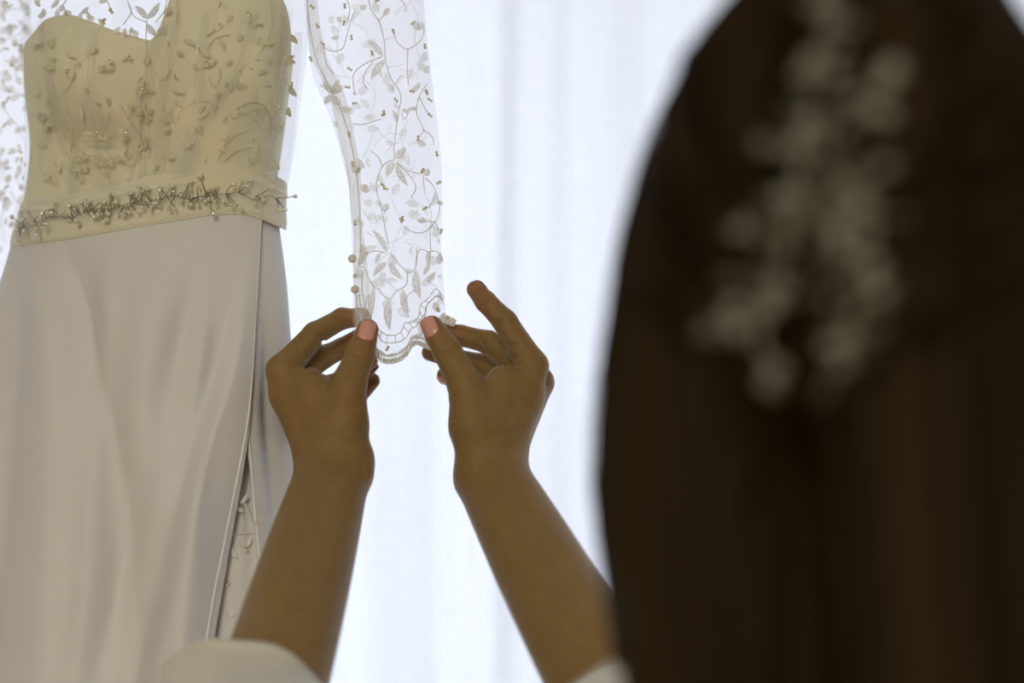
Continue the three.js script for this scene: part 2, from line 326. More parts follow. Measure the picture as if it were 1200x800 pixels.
{ // rolled edges of the slit
  const edge = (phi, off) => { const pts = []; for (let py = 254; py < 1500; py += py < 850 ? 18 : 60) { const f = phi(py); const Y = front.phiOf(py < 3000 ? (phi === phiA ? slitA : slitB)(py) : 0, py)[1]; pts.push(front.point(f, Y, off)); } return pts; };
  part('slit_edge', strand(edge(phiA, 0.0002), 0.0008, (t) => 0.35 + 0.65 * sstep(0.2, 0.34, t), 8, 200), pipingMat, dress);
  part('slit_edge', strand(edge(phiB, -0.0034), 0.0009, (t) => 0.3 + 0.7 * sstep(0.2, 0.34, t), 8, 200), pipingMat, dress);
  part('side_seam', strand([[309, 196], [309, 215], [308, 240], [306, 262]].map(([x, y]) => front.on(x, y, 0.0019)), 0.0004, 0.0004, 6), threadBodice, dress);
}
// bodice with its rolled top edge
const bodice = part('bodice', grid((u, v) => { const phi = u * 2 * Math.PI, a = waistY(phi) - 0.004, b = cupY(phi); return bodiceTube.point(phi, lerp(a, b, v), (v > 0.985 ? -0.0012 : 0) - 0.008 * Math.max(0, Math.cos(phi)) ** 8 * sstep(0, 0.25, v)); }, 200, 60, { uv: bumpUV }), lining, dress);
// waistband
const waistband = part('waistband', grid((u, v) => { const phi = u * 2 * Math.PI, w = waistY(phi), y = lerp(w + 0.0185, w - 0.0175, v), e = Math.min(1, Math.min(v, 1 - v) * 9); return front.point(phi, y, -0.0005 + 0.0022 * Math.sqrt(e) + 0.0006 * Math.exp(-(((v - 0.3) / 0.05) ** 2))); }, 160, 24, { uv: bumpUV }), band, dress);
for (const [dy, r] of [[-0.0172, 0.0007], [0.008, 0.0005]]) { const pts = []; for (let i = 0; i <= 80; i++) { const phi = -0.3 + (Math.PI + 0.6) * i / 80; pts.push(front.point(phi, waistY(phi) + dy, Math.abs(dy) > 0.015 ? 0.0006 : 0.0021)); } part('band_piping', strand(pts, r, r, 6, 200), band, waistband); }
// sheer overlay from waist to neckline, gathered at the centre
const overlayTube = clothTube({ ...dressTables, fold: (x, y, phi) => {
  if (Math.sin(phi) <= 0) return 0;
  const c = 190 - (y - 60) * 0.2, g = bump(x, 0, c, 0, 26, 1);
  return Math.min(1, Math.sin(phi) * 2) * (0.022 * bump(x, y, 96, 88, 38, 44) + 0.02 * bump(x, y, 262, 84, 50, 62) - 0.006 * bump(x, y, 178, 120, 16, 80) + g * 0.002 * Math.sin((x - c) * 0.55) + 0.0012 * Math.sin((x + y * 0.35) * 0.16) + 0.0015 * Math.sin((x - y * 0.5) * 0.07));
} });
const topY = overlayTube.Yof(-330);
const overlay = part('illusion_overlay', grid((u, v) => { const phi = u * 2 * Math.PI; return overlayTube.point(phi, lerp(waistY(phi) + 0.012, topY, v), 0.001 + 0.0012 * sstep(0, 0.03, v)); }, 240, 70), tulle, dress);

// ---- embroidery helpers: everything lies on a surface given by place(px, py, off)
function leafGeo(place, x, y, ang, len, wid, off = 0.0008, bulge = 0.0007) {
  const nl = 14, nw = 4, dx = Math.cos(ang), dy = Math.sin(ang);
  const P = (t, s, lift) => { const w = wid / 2 * Math.pow(Math.sin(Math.PI * Math.pow(clamp(t, 0.001, 0.999), 0.85)), 0.85) * (1 + 0.16 * Math.sin(t * 44)), a = t * len, b = s * w + 0.06 * len * Math.sin(t * 3); return place(x + dx * a - dy * b, y + dy * a + dx * b, off + lift); };
  const up = grid((u, v) => { const s = u * 2 - 1; return P(v, s, bulge * (1 - s * s) * Math.sin(Math.PI * v) + (Math.abs(s) < 0.2 ? 0.0004 : 0) * Math.sin(Math.PI * v)); }, nw, nl);
  const dn = grid((u, v) => P(v, 1 - u * 2, -0.0002), nw, nl);
  return mergeGeometries([up, dn]);
}
const beadGeo = new THREE.IcosahedronGeometry(1, 2);
function makeEmbroidery(parent, place, mat, bead, leafMat = mat) {
  return {
    leaf: (x, y, x2, y2, wid) => part('leaf', leafGeo(place, x, y, Math.atan2(y2 - y, x2 - x), Math.hypot(x2 - x, y2 - y), wid), leafMat, parent),
    vine: (pts, r = 0.00048) => part('vine', strand(pts.map(([x, y]) => place(x, y, 0.0007)), r * 0.8, r * 0.65, 5), mat, parent),
    bead: (x, y, r = 0.0012) => put('bead', beadGeo, bead, parent, place(x, y, 0.0012), r),
    pair: (x, y, a = 0.9) => { for (const s of [-1, 1]) put('bead', beadGeo, bead, parent, place(x + s * 1.7 * Math.cos(a), y + s * 1.7 * Math.sin(a), 0.0012), rr(0.00095, 0.0012)); },
  };
}
// ---- bodice embroidery
{
  const E = makeEmbroidery(overlay, (x, y, o) => overlayTube.on(x, y, o * 0.6 + 0.0022), threadBodice, beadMat);
  const q = 0.3;
  const beads = [[435, 40], [405, 80], [255, 50], [155, 165], [375, 195], [505, 225], [430, 240], [405, 268], [550, 310], [548, 345], [260, 275], [340, 355], [385, 405], [555, 470], [490, 525], [545, 565], [375, 525], [320, 605], [415, 628], [220, 645], [320, 660], [610, 655], [745, 570], [930, 430], [1010, 440], [995, 550], [975, 620], [1060, 640], [1095, 490], [1085, 415], [1120, 315], [1145, 240], [860, 100], [970, 55], [1020, 95], [1010, 160], [860, 18], [780, 195], [815, 245], [660, 170], [660, 40], [145, 370], [172, 490], [150, 560], [200, 695], [1140, 330], [1130, 430], [885, 330], [685, 300]];
  for (const [x, y] of beads) { const X = x * q, Y = y * q; E.pair(X, Y, rr(0.3, 2.4)); if (rnd() < 0.75) { const a = rr(0.3, 2.8), l = rr(7, 13); E.leaf(X + rr(-3, 3), Y - 2, X + Math.cos(a) * l, Y + Math.sin(a) * l, rr(5, 8)); } }
  for (const [x, y] of [[205, 118], [225, 112], [240, 122], [215, 135], [230, 140], [250, 118], [95, 125], [78, 60], [300, 165], [265, 178], [255, 165], [330, 70], [322, 50], [340, 40], [338, 100], [60, 205], [112, 160], [120, 180], [205, 185], [285, 40], [240, 40], [150, 120], [140, 150], [90, 200], [315, 120]]) { const a = rr(-0.6, 3.6), l = rr(10, 18); E.leaf(x, y, x + Math.cos(a) * l, y + Math.sin(a) * l, rr(5, 8)); }
  for (const v of [[[316, 0], [317, 36], [303, 63], [279, 84]], [[72, 111], [85, 93], [88, 75]], [[279, 125], [297, 119], [315, 129], [324, 150], [318, 171], [300, 183]], [[207, 0], [207, 27]], [[335, 20], [332, 45], [336, 70], [328, 95]], [[255, 190], [262, 172], [276, 158], [300, 148]], [[262, 190], [275, 178], [300, 170]], [[100, 175], [116, 160], [122, 150]], [[165, 155], [150, 140], [140, 120]], [[60, 215], [48, 200], [44, 180]], [[240, 60], [252, 45], [270, 40]], [[205, 150], [212, 130], [235, 118], [256, 122]]]) E.vine(v);
  // the sprig that stands clear above the neckline
  const F = makeEmbroidery(overlay, (x, y, o) => overlayTube.on(x, y, o * 0.6 + 0.0022), thread, beadMat, lace);
  F.vine([[170, 75], [171, 50], [172, 26], [174, 16]]); F.leaf(172, 22, 158, 7, 8); F.leaf(173, 22, 187, 2, 8); F.leaf(172, 28, 184, 42, 8); F.leaf(185, 42, 192, 30, 9);
  F.vine([[144, 29], [154, 14], [149, 0]]); F.vine([[150, 5], [158, 20], [172, 26]]); F.vine([[182, 26], [192, 14], [196, 0]]); F.pair(130, 13); F.pair(121, 26); F.vine([[130, 13], [127, 4], [120, -10]]);
  for (let i = 0; i < 13; i++) { const x = 42 + i * 10 + rr(-3, 3), y = cupTop(x) + rr(-3, 5), a = rr(-2.6, -0.5), l = rr(7, 12); F.leaf(x, y, x + Math.cos(a) * l, y + Math.sin(a) * l, rr(5, 7)); }
  F.leaf(95, 16, 104, 8, 6); F.leaf(45, 8, 40, -8, 7); F.vine([[66, 12], [78, 0], [84, -14]]); F.pair(45, 5); F.pair(78, 16); F.leaf(60, 10, 70, -4, 6); F.leaf(116, 4, 128, -6, 7);
}
// seams and shaping of the cups under the net
for (const l of [[[84, 150], [83, 180], [86, 205], [88, 232]], [[64, 40], [66, 80], [76, 120], [84, 150]], [[84, 152], [105, 165], [130, 160], [152, 146], [168, 128]], [[178, 52], [170, 90], [165, 130], [163, 190]]]) part('cup_seam', strand(l.map(([x, y]) => bodiceTube.on(x, y, 0.0001)), 0.0006, 0.0006, 6), lining, bodice);
{ // small faint motifs between the larger ones
  const E = makeEmbroidery(overlay, (x, y, o) => overlayTube.on(x, y, o * 0.6 + 0.0022), std(0.76, 0.72, 0.51, { roughness: 0.9, specularIntensity: 0.2, transparent: true, opacity: 0.7 }), beadMat);
  for (let i = 0; i < 60; i++) { const x = rr(48, 340), y = rr(x < 175 ? 55 : 10, 200 + (x < 150 ? 15 : -10)), a = rr(0, 6.3), l = rr(9, 17); if (x > 40 && x < 346) E.leaf(x, y, clamp(x + Math.cos(a) * l, 44, 348), y + Math.sin(a) * l, rr(4, 8)); }
  for (let i = 0; i < 16; i++) { const x = rr(60, 320), y = rr(70, 190), s = rr(-1, 1); E.vine([[x, y], [x + 8 * s, y + 10], [x + 22 * s, y + 12], [x + 30 * s, y + 4]], 0.0005); }
}
// gathers of the net over the bodice
for (const [line, w, n] of [[polyX([[192, 20], [178, 60], [168, 110], [160, 190]]), 22, 5], [polyX([[205, 30], [196, 80], [188, 130], [186, 190]]), 16, 4], [polyX([[48, 40], [56, 110], [72, 170], [82, 215]]), 14, 3], [polyX([[300, 10], [285, 70], [255, 120], [225, 180]]), 20, 4], [polyX([[338, 10], [334, 90], [326, 150], [318, 190]]), 16, 4], [polyX([[351, 0], [349, 60], [342, 120], [335, 180], [330, 205]]), 15, 5], [polyX([[240, 10], [236, 70], [228, 130], [212, 190]]), 18, 3], [polyX([[110, 30], [104, 90], [112, 160], [120, 215]]), 20, 3]])
  part('net_gather', grid((u, v) => { const y = lerp(Math.max(14, cupTop(line(25)) + 3), waistPx(line(205)) - 26, v), x = line(y) + (u - 0.5) * w * (0.6 + 0.5 * v); return overlayTube.on(clamp(x, 40, 356), y, 0.0014 + 0.0012 * sstep(0, 0.1, 1 - v) + 0.0014 * Math.sin(u * Math.PI * 2 * n) * Math.sin(Math.PI * u)); }, n * 8, 24), netFold, overlay);
// the embroidery runs on up to the neckline, above the frame
{
  const E = makeEmbroidery(overlay, (x, y, o) => overlayTube.on(x, y, o * 0.6 + 0.0022), thread, beadMat, lace);
  for (let i = 0; i < 34; i++) { const x = rr(95, 315), y = rr(-300, -25), a = rr(0, 6.3), l = rr(11, 20); E.leaf(x, y, clamp(x + Math.cos(a) * l, 85, 325), y + Math.sin(a) * l, rr(6, 9)); if (i % 3 === 0) E.vine([[x, y], [x - 8, y + 14], [x - 4, y + 30]]); if (i % 4 === 0) E.pair(x, y + 6, rr(0, 3)); }
}
// ---- belt: twisted wire sprigs with clear beads sewn on the waistband
{
  const place = (x, y, o) => front.on(x, y, 0.004 + o);
  const belt = part('beaded_belt', strand([[12, 268], [35, 263], [60, 256], [85, 252], [110, 247], [135, 242], [150, 240], [175, 237], [200, 231], [225, 231], [245, 228], [262, 225], [280, 228], [300, 232], [318, 231], [328, 237]].map(([x, y], i) => place(clamp(x, 26, 330), y + (i % 2 ? 2.5 : -2), 0.002)), 0.00028, 0.00028, 6, 120), wireMat, dress);
  const beltLine = curve([[12, 268], [60, 256], [110, 247], [150, 240], [200, 231], [225, 231], [262, 225], [300, 232], [334, 238]]);
  const sprig = (x, y, list) => { for (const [dx, dy, r] of list) { const lift = rr(0.002, 0.006), a = place(x, y, 0.002), b = place(clamp(x + dx, 24, 334), y + dy, lift); if (x + dx < 24) b.x -= (24 - x - dx) * K * 1.1; if (x + dx > 334) b.x += (x + dx - 334) * K * 1.05; const m = a.clone().lerp(b, 0.5).add(V(rr(-1, 1) * 0.0006, rr(-1, 1) * 0.0006, 0.001)); part('wire_sprig', strand([a, m, b], 0.00042, 0.00032, 5, 6), wireMat, belt); put('bead', beadGeo, rnd() < 0.55 ? crystal : pearlMat, belt, b, r); } };
  for (let x = 20; x < 255; x += rr(3.4, 5.2)) {
    const n = 1 + (rnd() < 0.6) + (rnd() < 0.3), l = [];
    for (let k = 0; k < n; k++) { const up = rnd() < 0.5, a = up ? rr(-2.5, -0.7) : rr(0.5, 2.6), d = rr(6, up ? 20 : 16); l.push([Math.cos(a) * d, Math.sin(a) * d, rr(0.0011, 0.0018)]); }
    sprig(x, beltLine(x), l);
  }
  sprig(242, 228, [[-8, -22, 0.0023], [8, 23, 0.0019], [-6, 5, 0.0014], [6, -8, 0.0015]]); sprig(265, 226, [[8, -10, 0.0014], [6, 14, 0.0014], [16, 17, 0.0015], [12, 12, 0.0014]]); sprig(280, 226, [[5, -14, 0.0016], [13, -15, 0.0016], [9, -8, 0.0015]]);
  sprig(300, 230, [[18, -10, 0.0025], [8, 4, 0.0017], [-2, 7, 0.0013]]); sprig(324, 232, [[22, -2, 0.0015], [4, 14, 0.0021], [10, 14, 0.0019]]); sprig(28, 264, [[-14, -10, 0.0018], [-8, 5, 0.002], [-6, 18, 0.0016], [-4, -16, 0.0018], [2, 14, 0.0015]]);
}
// ---- lace sprigs on the underskirt inside the slit
{
  const E = makeEmbroidery(underskirt, (x, y, o) => underskirtTube.on(x, y, o + 0.0032), std(0.86, 0.84, 0.78, { roughness: 0.8 }), pearlMat);
  for (const [x, y] of [[287, 640], [289, 645], [262, 682], [265, 685], [268, 683], [300, 612], [242, 757], [246, 760]]) E.bead(x, y, 0.0013);
  for (const v of [[[262, 586], [272, 591], [278, 600]], [[268, 628], [285, 624], [298, 624]], [[278, 632], [282, 640]], [[262, 718], [272, 722], [280, 716]], [[285, 585], [292, 600], [296, 612]], [[298, 640], [302, 648]]]) E.vine(v, 0.0006);
  for (const [a, b, c, d] of [[274, 645, 280, 655], [272, 640, 274, 654], [282, 590, 290, 578], [268, 722, 278, 712], [290, 640, 294, 630], [276, 592, 286, 600]]) E.leaf(a, b, c, d, 5);
}
// ---------------------------------------------------------------- the lace sleeves
const sleeveTube = clothTube({
  left: [[-330, 322], [-150, 345], [0, 354], [40, 358], [90, 366], [130, 385], [190, 404], [230, 413], [300, 415], [340, 416], [380, 417], [440, 418]],
  right: [[-330, 420], [-150, 482], [0, 497], [40, 500], [90, 505], [130, 509], [190, 516], [230, 518], [300, 521], [340, 523], [380, 524], [440, 524]],
  dl: 1.02, dr: 1.02, ref: 1.02, shear: [[-330, 0.1], [200, 0.1], [330, 0], [440, 0]],
  zc: [[-330, 1.07], [-100, 1.05], [0, 1.04], [200, 1.015], [330, 1.0], [440, 0.999]],
  df: [[-330, 0.03], [0, 0.03], [200, 0.024], [330, 0.01], [390, 0.006], [440, 0.006]], db: [[-330, 0.03], [0, 0.03], [200, 0.024], [330, 0.01], [390, 0.006], [440, 0.006]],
  fold: (x, y, phi) => 0.0012 * Math.sin((x - y * 0.25) * 0.11) * (1 - sstep(300, 400, y)),
});
const sleeveEdge = (() => { const a = curve([[-60, 352], [40, 358], [90, 366], [130, 385], [190, 404], [230, 413], [300, 415], [440, 418]]), b = curve([[-60, 490], [40, 500], [130, 509], [230, 518], [340, 523], [440, 524]]); return (y) => [a(y), b(y)]; })();
// scalloped cuff: the height of the lower edge along the cuff
const cuffEdge = curve([[412, 392], [425, 400], [436, 408], [444, 420], [454, 425], [466, 423], [476, 416], [483, 405], [489, 403], [497, 406], [506, 409], [516, 400], [524, 384], [530, 380]]);
const buttonMat = std(0.82, 0.79, 0.66, { roughness: 0.35, transmission: 0.35, thickness: 0 });
const sleeve = part('sleeve', grid((u, v) => {
  const phi = u * 2 * Math.PI, mid = sleeveTube.point(phi, EYE, 0), x = toPx(mid)[0], yb = sleeveTube.Yof(cuffEdge(clamp(x, 412, 528)) * 1 - (Math.sin(phi) < 0 ? 3 : 0)), yt = sleeveTube.Yof(-330);
  return sleeveTube.point(phi, lerp(yt, yb, v), 0);
}, 120, 110), tulle, dress, 'sheer sleeve with the cuff held open');
{
  const E = makeEmbroidery(sleeve, (x, y, o) => sleeveTube.on(x, y, o), thread, beadMat, lace);
  const B = makeEmbroidery(sleeve, (x, y, o) => sleeveTube.on(x, y, -0.0004 + o * -1, true), laceFar, beadMat);
  // thicker seam allowance that runs down the left of the sleeve
  part('seam_band', grid((u, v) => { const y = lerp(-40, 398, v), c = curve([[-40, 360], [60, 372], [110, 394], [150, 404], [200, 413], [260, 418], [300, 421], [340, 424], [398, 426]])(y), w = curve([[-40, 14], [100, 19], [200, 18], [260, 12], [320, 18], [398, 18]])(y); return sleeveTube.on(c + (u - 0.5) * w, y, -0.001 - 0.0012 * Math.sin(u * 14 + y * 0.07)); }, 16, 90), tulleDense, sleeve);
  part('seam_cord', strand([[-20, 356], [60, 366], [100, 383], [130, 398], [180, 412], [240, 419], [300, 421]].map(([y, x]) => sleeveTube.on(x + 2, y, 0)), 0.0004, 0.0004, 6, 60), thread, sleeve);
  for (const v of [
    [[432, 0], [435, 12], [444, 25], [449, 43], [451, 55], [451, 67], [455, 83], [460, 95], [467, 105], [470, 115], [468, 126], [465, 145], [462, 170], [462, 187]],
    [[444, 25], [448, 20], [453, 13]], [[447, 67], [433, 72], [420, 80], [414, 88], [415, 107]], [[437, 72], [427, 87], [426, 98], [432, 105]], [[464, 97], [468, 91], [472, 88]],
    [[461, 38], [464, 47], [472, 56], [479, 57], [488, 52], [496, 42], [497, 30]], [[378, 51], [382, 57], [393, 60], [402, 56], [405, 47], [412, 22], [417, 10]], [[380, 57], [381, 70], [387, 82], [392, 86]],
    [[478, 57], [477, 80], [479, 100]], [[501, 98], [491, 113], [488, 127]], [[491, 113], [498, 127], [504, 135]], [[461, 187], [452, 191], [445, 201], [441, 215], [441, 222], [447, 246], [451, 266], [456, 291]],
    [[448, 194], [444, 185], [435, 177]], [[414, 145], [425, 146], [435, 143], [447, 139]], [[487, 124], [489, 136], [496, 152], [491, 161]], [[496, 152], [507, 161], [508, 170]],
    [[465, 190], [477, 199], [492, 204]], [[496, 207], [497, 220], [498, 228]], [[465, 191], [477, 202], [486, 215], [487, 222], [481, 232]], [[499, 209], [507, 217], [512, 229], [515, 244], [510, 260], [502, 268], [494, 273], [482, 271], [472, 265]],
    [[510, 226], [504, 241], [498, 244]], [[510, 260], [500, 259], [489, 259]], [[510, 260], [514, 268], [517, 272]], [[451, 296], [440, 294], [430, 297], [421, 305]], [[457, 297], [462, 302], [467, 309], [472, 314], [478, 319], [486, 315], [489, 300], [488, 290]],
    [[487, 309], [489, 297], [494, 292], [502, 295], [510, 294], [518, 301], [521, 308]], [[505, 294], [504, 275], [506, 262]], [[478, 319], [476, 333], [472, 337], [465, 340], [457, 350], [450, 347], [444, 338], [439, 337], [432, 326], [427, 314], [421, 312]],
    [[441, 222], [446, 216], [450, 218]], [[451, 250], [452, 244]], [[395, 95], [388, 107], [390, 120], [398, 132]], [[376, 100], [388, 108], [402, 104]], [[407, 0], [410, 12], [406, 30]], [[470, 0], [476, 8], [474, 14]], [[470, 132], [474, 140], [480, 128]],
    [[520, 351], [513, 347], [500, 358], [498, 372]], [[471, 357], [478, 346], [486, 340]], [[432, 345], [428, 356], [430, 368]], [[425, 318], [424, 340], [428, 360]],
  ]) E.vine(v);
  for (const l of [
    [449, 18, 456, 9, 7], [449, 66, 430, 47, 8], [451, 70, 435, 94, 9], [465, 143, 460, 129, 6], [463, 186, 475, 172, 10], [462, 189, 453, 208, 9], [464, 191, 478, 218, 8], [454, 296, 436, 269, 7], [453, 307, 437, 324, 8], [455, 307, 472, 327, 8],
    [438, 337, 436, 371, 9], [456, 350, 457, 387, 10], [472, 338, 479, 371, 9], [487, 316, 493, 350, 10], [500, 259, 488, 259, 7], [448, 247, 455, 238, 8], [497, 206, 502, 197, 9], [415, 107, 417, 112, 4], [489, 128, 476, 128, 5],
    [388, 107, 378, 96, 8], [388, 108, 398, 92, 7], [389, 110, 402, 100, 7], [389, 112, 380, 122, 8], [390, 112, 400, 124, 8], [399, 127, 413, 128, 8], [401, 26, 394, 20, 7], [398, 44, 388, 45, 6], [421, 10, 430, 6, 7], [485, 27, 493, 35, 8], [483, 108, 492, 96, 7],
    [412, 200, 424, 196, 11], [424, 218, 434, 224, 10], [422, 222, 430, 216, 8], [500, 330, 510, 318, 7], [496, 322, 503, 306, 6], [512, 310, 516, 296, 8], [503, 294, 503, 312, 7], [430, 296, 420, 312, 8], [424, 285, 432, 300, 8], [508, 354, 516, 366, 8], [430, 372, 436, 384, 8], [485, 396, 495, 390, 7], [446, 296, 440, 310, 5], [488, 165, 500, 170, 8], [471, 128, 480, 132, 5], [519, 240, 512, 236, 5],
  ]) E.leaf(...l);
  for (const [x, y, a] of [[403, 27, 1.9], [412, 44, 1.4], [378, 51, 0.8], [364, 69, 1.2], [410, 81, 0.6], [407, 102, 0.2], [416, 121, 0], [464, 117, 0.9], [483, 107, 0.2], [498, 54, 1.4], [484, 27, -0.7], [461, 37, 1.3], [442, 1, -0.6], [450, 132, 1.3], [504, 117, 0.6], [404, 7, 1.5], [449, 133, 2], [490, 162, 1.7], [409, 157, 1.4], [413, 192, 1.4], [420, 199, 2.1], [504, 135, 0.7], [449, 217, 0.8], [495, 200, 2.1], [514, 214, -0.5], [452, 221, 0.1], [470, 258, 1.2], [472, 256, 1.5], [498, 244, -0.6], [517, 271, 1.9], [416, 261, 1.4], [454, 408, 2], [513, 362, 1.2], [529, 372, 0.5], [372, 30, 1], [366, 8, 0.7], [436, 62, 1.4], [512, 180, 1.4], [500, 108, 1.2]]) E.pair(x, y, a);
  for (const [x, y, r] of [[413, 303, 0.0031], [416, 339, 0.003], [416, 323, 0.0016]]) put('button', beadGeo, buttonMat, sleeve, sleeveTube.on(x, y, 0.0008), r);
  for (let i = 0; i < 26; i++) { const y = rr(-300, -20), l = [lerp(322, 354, (y + 330) / 330), lerp(420, 497, (y + 330) / 330)], x = lerp(l[0] + 10, l[1] - 10, rnd()), a = rr(0, 6.3), n = rr(12, 20); E.leaf(x, y, clamp(x + Math.cos(a) * n, l[0] + 3, l[1] - 3), y + Math.sin(a) * n, rr(6, 9)); if (i % 3 === 0) E.vine([[x, y], [x + 6, y + 14], [x + 2, y + 30]]); if (i % 4 === 0) E.pair(x, y + 6, rr(0, 3)); }
  // far side of the sleeve, seen through the net
  for (const v of [[[480, 0], [490, 20], [486, 45], [492, 70]], [[425, 90], [440, 110], [430, 140]], [[478, 140], [470, 160], [480, 185]], [[425, 185], [432, 172], [437, 158]], [[450, 215], [462, 240], [470, 262], [462, 284]], [[425, 245], [435, 260], [448, 262]], [[500, 230], [506, 255], [498, 280]], [[440, 325], [452, 330], [470, 345], [480, 365]], [[485, 340], [498, 330], [512, 335]], [[448, 284], [462, 283], [474, 276]], [[400, 20], [395, 60], [405, 90]]]) B.vine(v);
  for (const l of [[490, 70, 500, 85, 9], [425, 55, 440, 45, 9], [395, 40, 388, 30, 9], [430, 150, 445, 150, 9], [470, 160, 476, 150, 7], [468, 215, 460, 230, 9], [440, 250, 432, 258, 9], [474, 276, 476, 262, 8], [450, 318, 448, 332, 9], [466, 360, 480, 372, 9], [495, 335, 505, 322, 9], [430, 185, 434, 196, 7], [436, 240, 426, 236, 8], [420, 110, 430, 100, 9], [488, 30, 500, 28, 9], [402, 62, 396, 76, 9], [490, 385, 505, 392, 10], [506, 395, 514, 384, 8]]) B.leaf(...l);
  for (let i = 0; i < 60; i++) { const y = rr(-20, 385), v = rr(0, 1), l = sleeveEdge(y), x = lerp(l[0] + 6, l[1] - 6, v), a = rr(0, 6.3), n = rr(9, 17); B.leaf(x, y, clamp(x + Math.cos(a) * n, l[0] + 2, l[1] - 2), y + Math.sin(a) * n, rr(5, 9)); }
  for (let i = 0; i < 26; i++) { const y = rr(0, 350), l = sleeveEdge(y), x = lerp(l[0] + 12, l[1] - 30, rnd()), s = rr(-1, 1); B.vine([[x, y], [x + 8, y + 12 * s], [x + 16, y + 18 * s], [x + 20, y + 32 * s]], 0.0004); }
  // openwork ladder above the scallops: two cords joined by rungs
  const ladder = (a, b) => {
    const A = new THREE.CatmullRomCurve3(a.map(([x, y]) => V(x, y, 0))), Bc = new THREE.CatmullRomCurve3(b.map(([x, y]) => V(x, y, 0)));
    E.vine(a, 0.0005); E.vine(b, 0.0005);
    for (let i = 1; i < 26; i++) { const p = A.getPoint(i / 26), q = Bc.getPoint(i / 26); if (i % 2) part('rung', strand([sleeveTube.on(p.x, p.y, 0.0007), sleeveTube.on(q.x, q.y, 0.0007)], 0.0003, 0.0003, 5, 2), thread, sleeve); }
  };
  ladder([[441, 386], [443, 391], [448, 400], [458, 402], [469, 400], [477, 394], [481, 386], [488, 382], [492, 375], [499, 366], [500, 358], [506, 352], [513, 346], [520, 356]], [[442, 382], [445, 387], [450, 391], [458, 393], [467, 391], [472, 385], [474, 379], [484, 377], [491, 370], [492, 360], [494, 356], [502, 349], [511, 338], [520, 349]]);
  ladder([[417, 345], [418, 360], [420, 376], [424, 390]], [[421, 345], [423, 360], [425, 376], [429, 388]]);
  // thick corded scallop edge and the gathered lace at the held corner
  const edgePts = []; for (let x = 416; x <= 522; x += 2.2) edgePts.push(sleeveTube.on(x, cuffEdge(x) - 2, 0.0006));
  part('scallop_edge', strand(edgePts, 0.0013, (t) => 0.75 + 0.3 * Math.sin(t * 60), 7, 150, 0.4), thread, sleeve);
  part('scallop_edge', strand(edgePts.map((p) => p.clone().add(V(0, 0.0034, 0.0003))), 0.0007, (t) => 0.8 + 0.3 * Math.sin(t * 47 + 1), 6, 150, 0.6), thread, sleeve);
  const loops = []; for (let x = 417; x <= 521; x += 3.1) { const y = cuffEdge(x) - 1, p = [[-1.6, -4], [-2, 0], [0, 2.2], [2, 0], [1.6, -4]].map(([dx, dy]) => sleeveTube.on(clamp(x + dx + rr(-0.5, 0.5), 415, 523), y + dy + rr(-0.5, 0.5), 0.0008)); loops.push(strand(p, 0.00045, 0.00045, 5, 12)); }
  part('picot_trim', mergeGeometries(loops), thread, sleeve);
  const edgeB = []; for (let x = 420; x <= 518; x += 2.5) edgeB.push(sleeveTube.on(x, cuffEdge(x) - 9, -0.0003, true));
  part('scallop_edge', strand(edgeB, 0.0012, (t) => 0.75 + 0.3 * Math.sin(t * 50), 6, 120, 0.4), thread, sleeve);
  const cornerPts = [[516, 370], [521, 374], [527, 376], [533, 379]].map(([x, y], i) => at(x, y, 0.999 + i * 0.001));
  part('gathered_corner', strand(cornerPts, 0.0035, (t) => 0.7 + 0.5 * Math.sin(t * 14) ** 2 * (1 - t * 0.6), 9, 26, 0.45), thread, sleeve);
  part('gathered_corner', strand([[419, 396], [425, 392], [431, 398], [436, 406]].map(([x, y]) => at(x, y, 1.0)), 0.003, (t) => 0.8 + 0.3 * Math.sin(t * 17), 8, 20, 0.4), thread, sleeve);
}
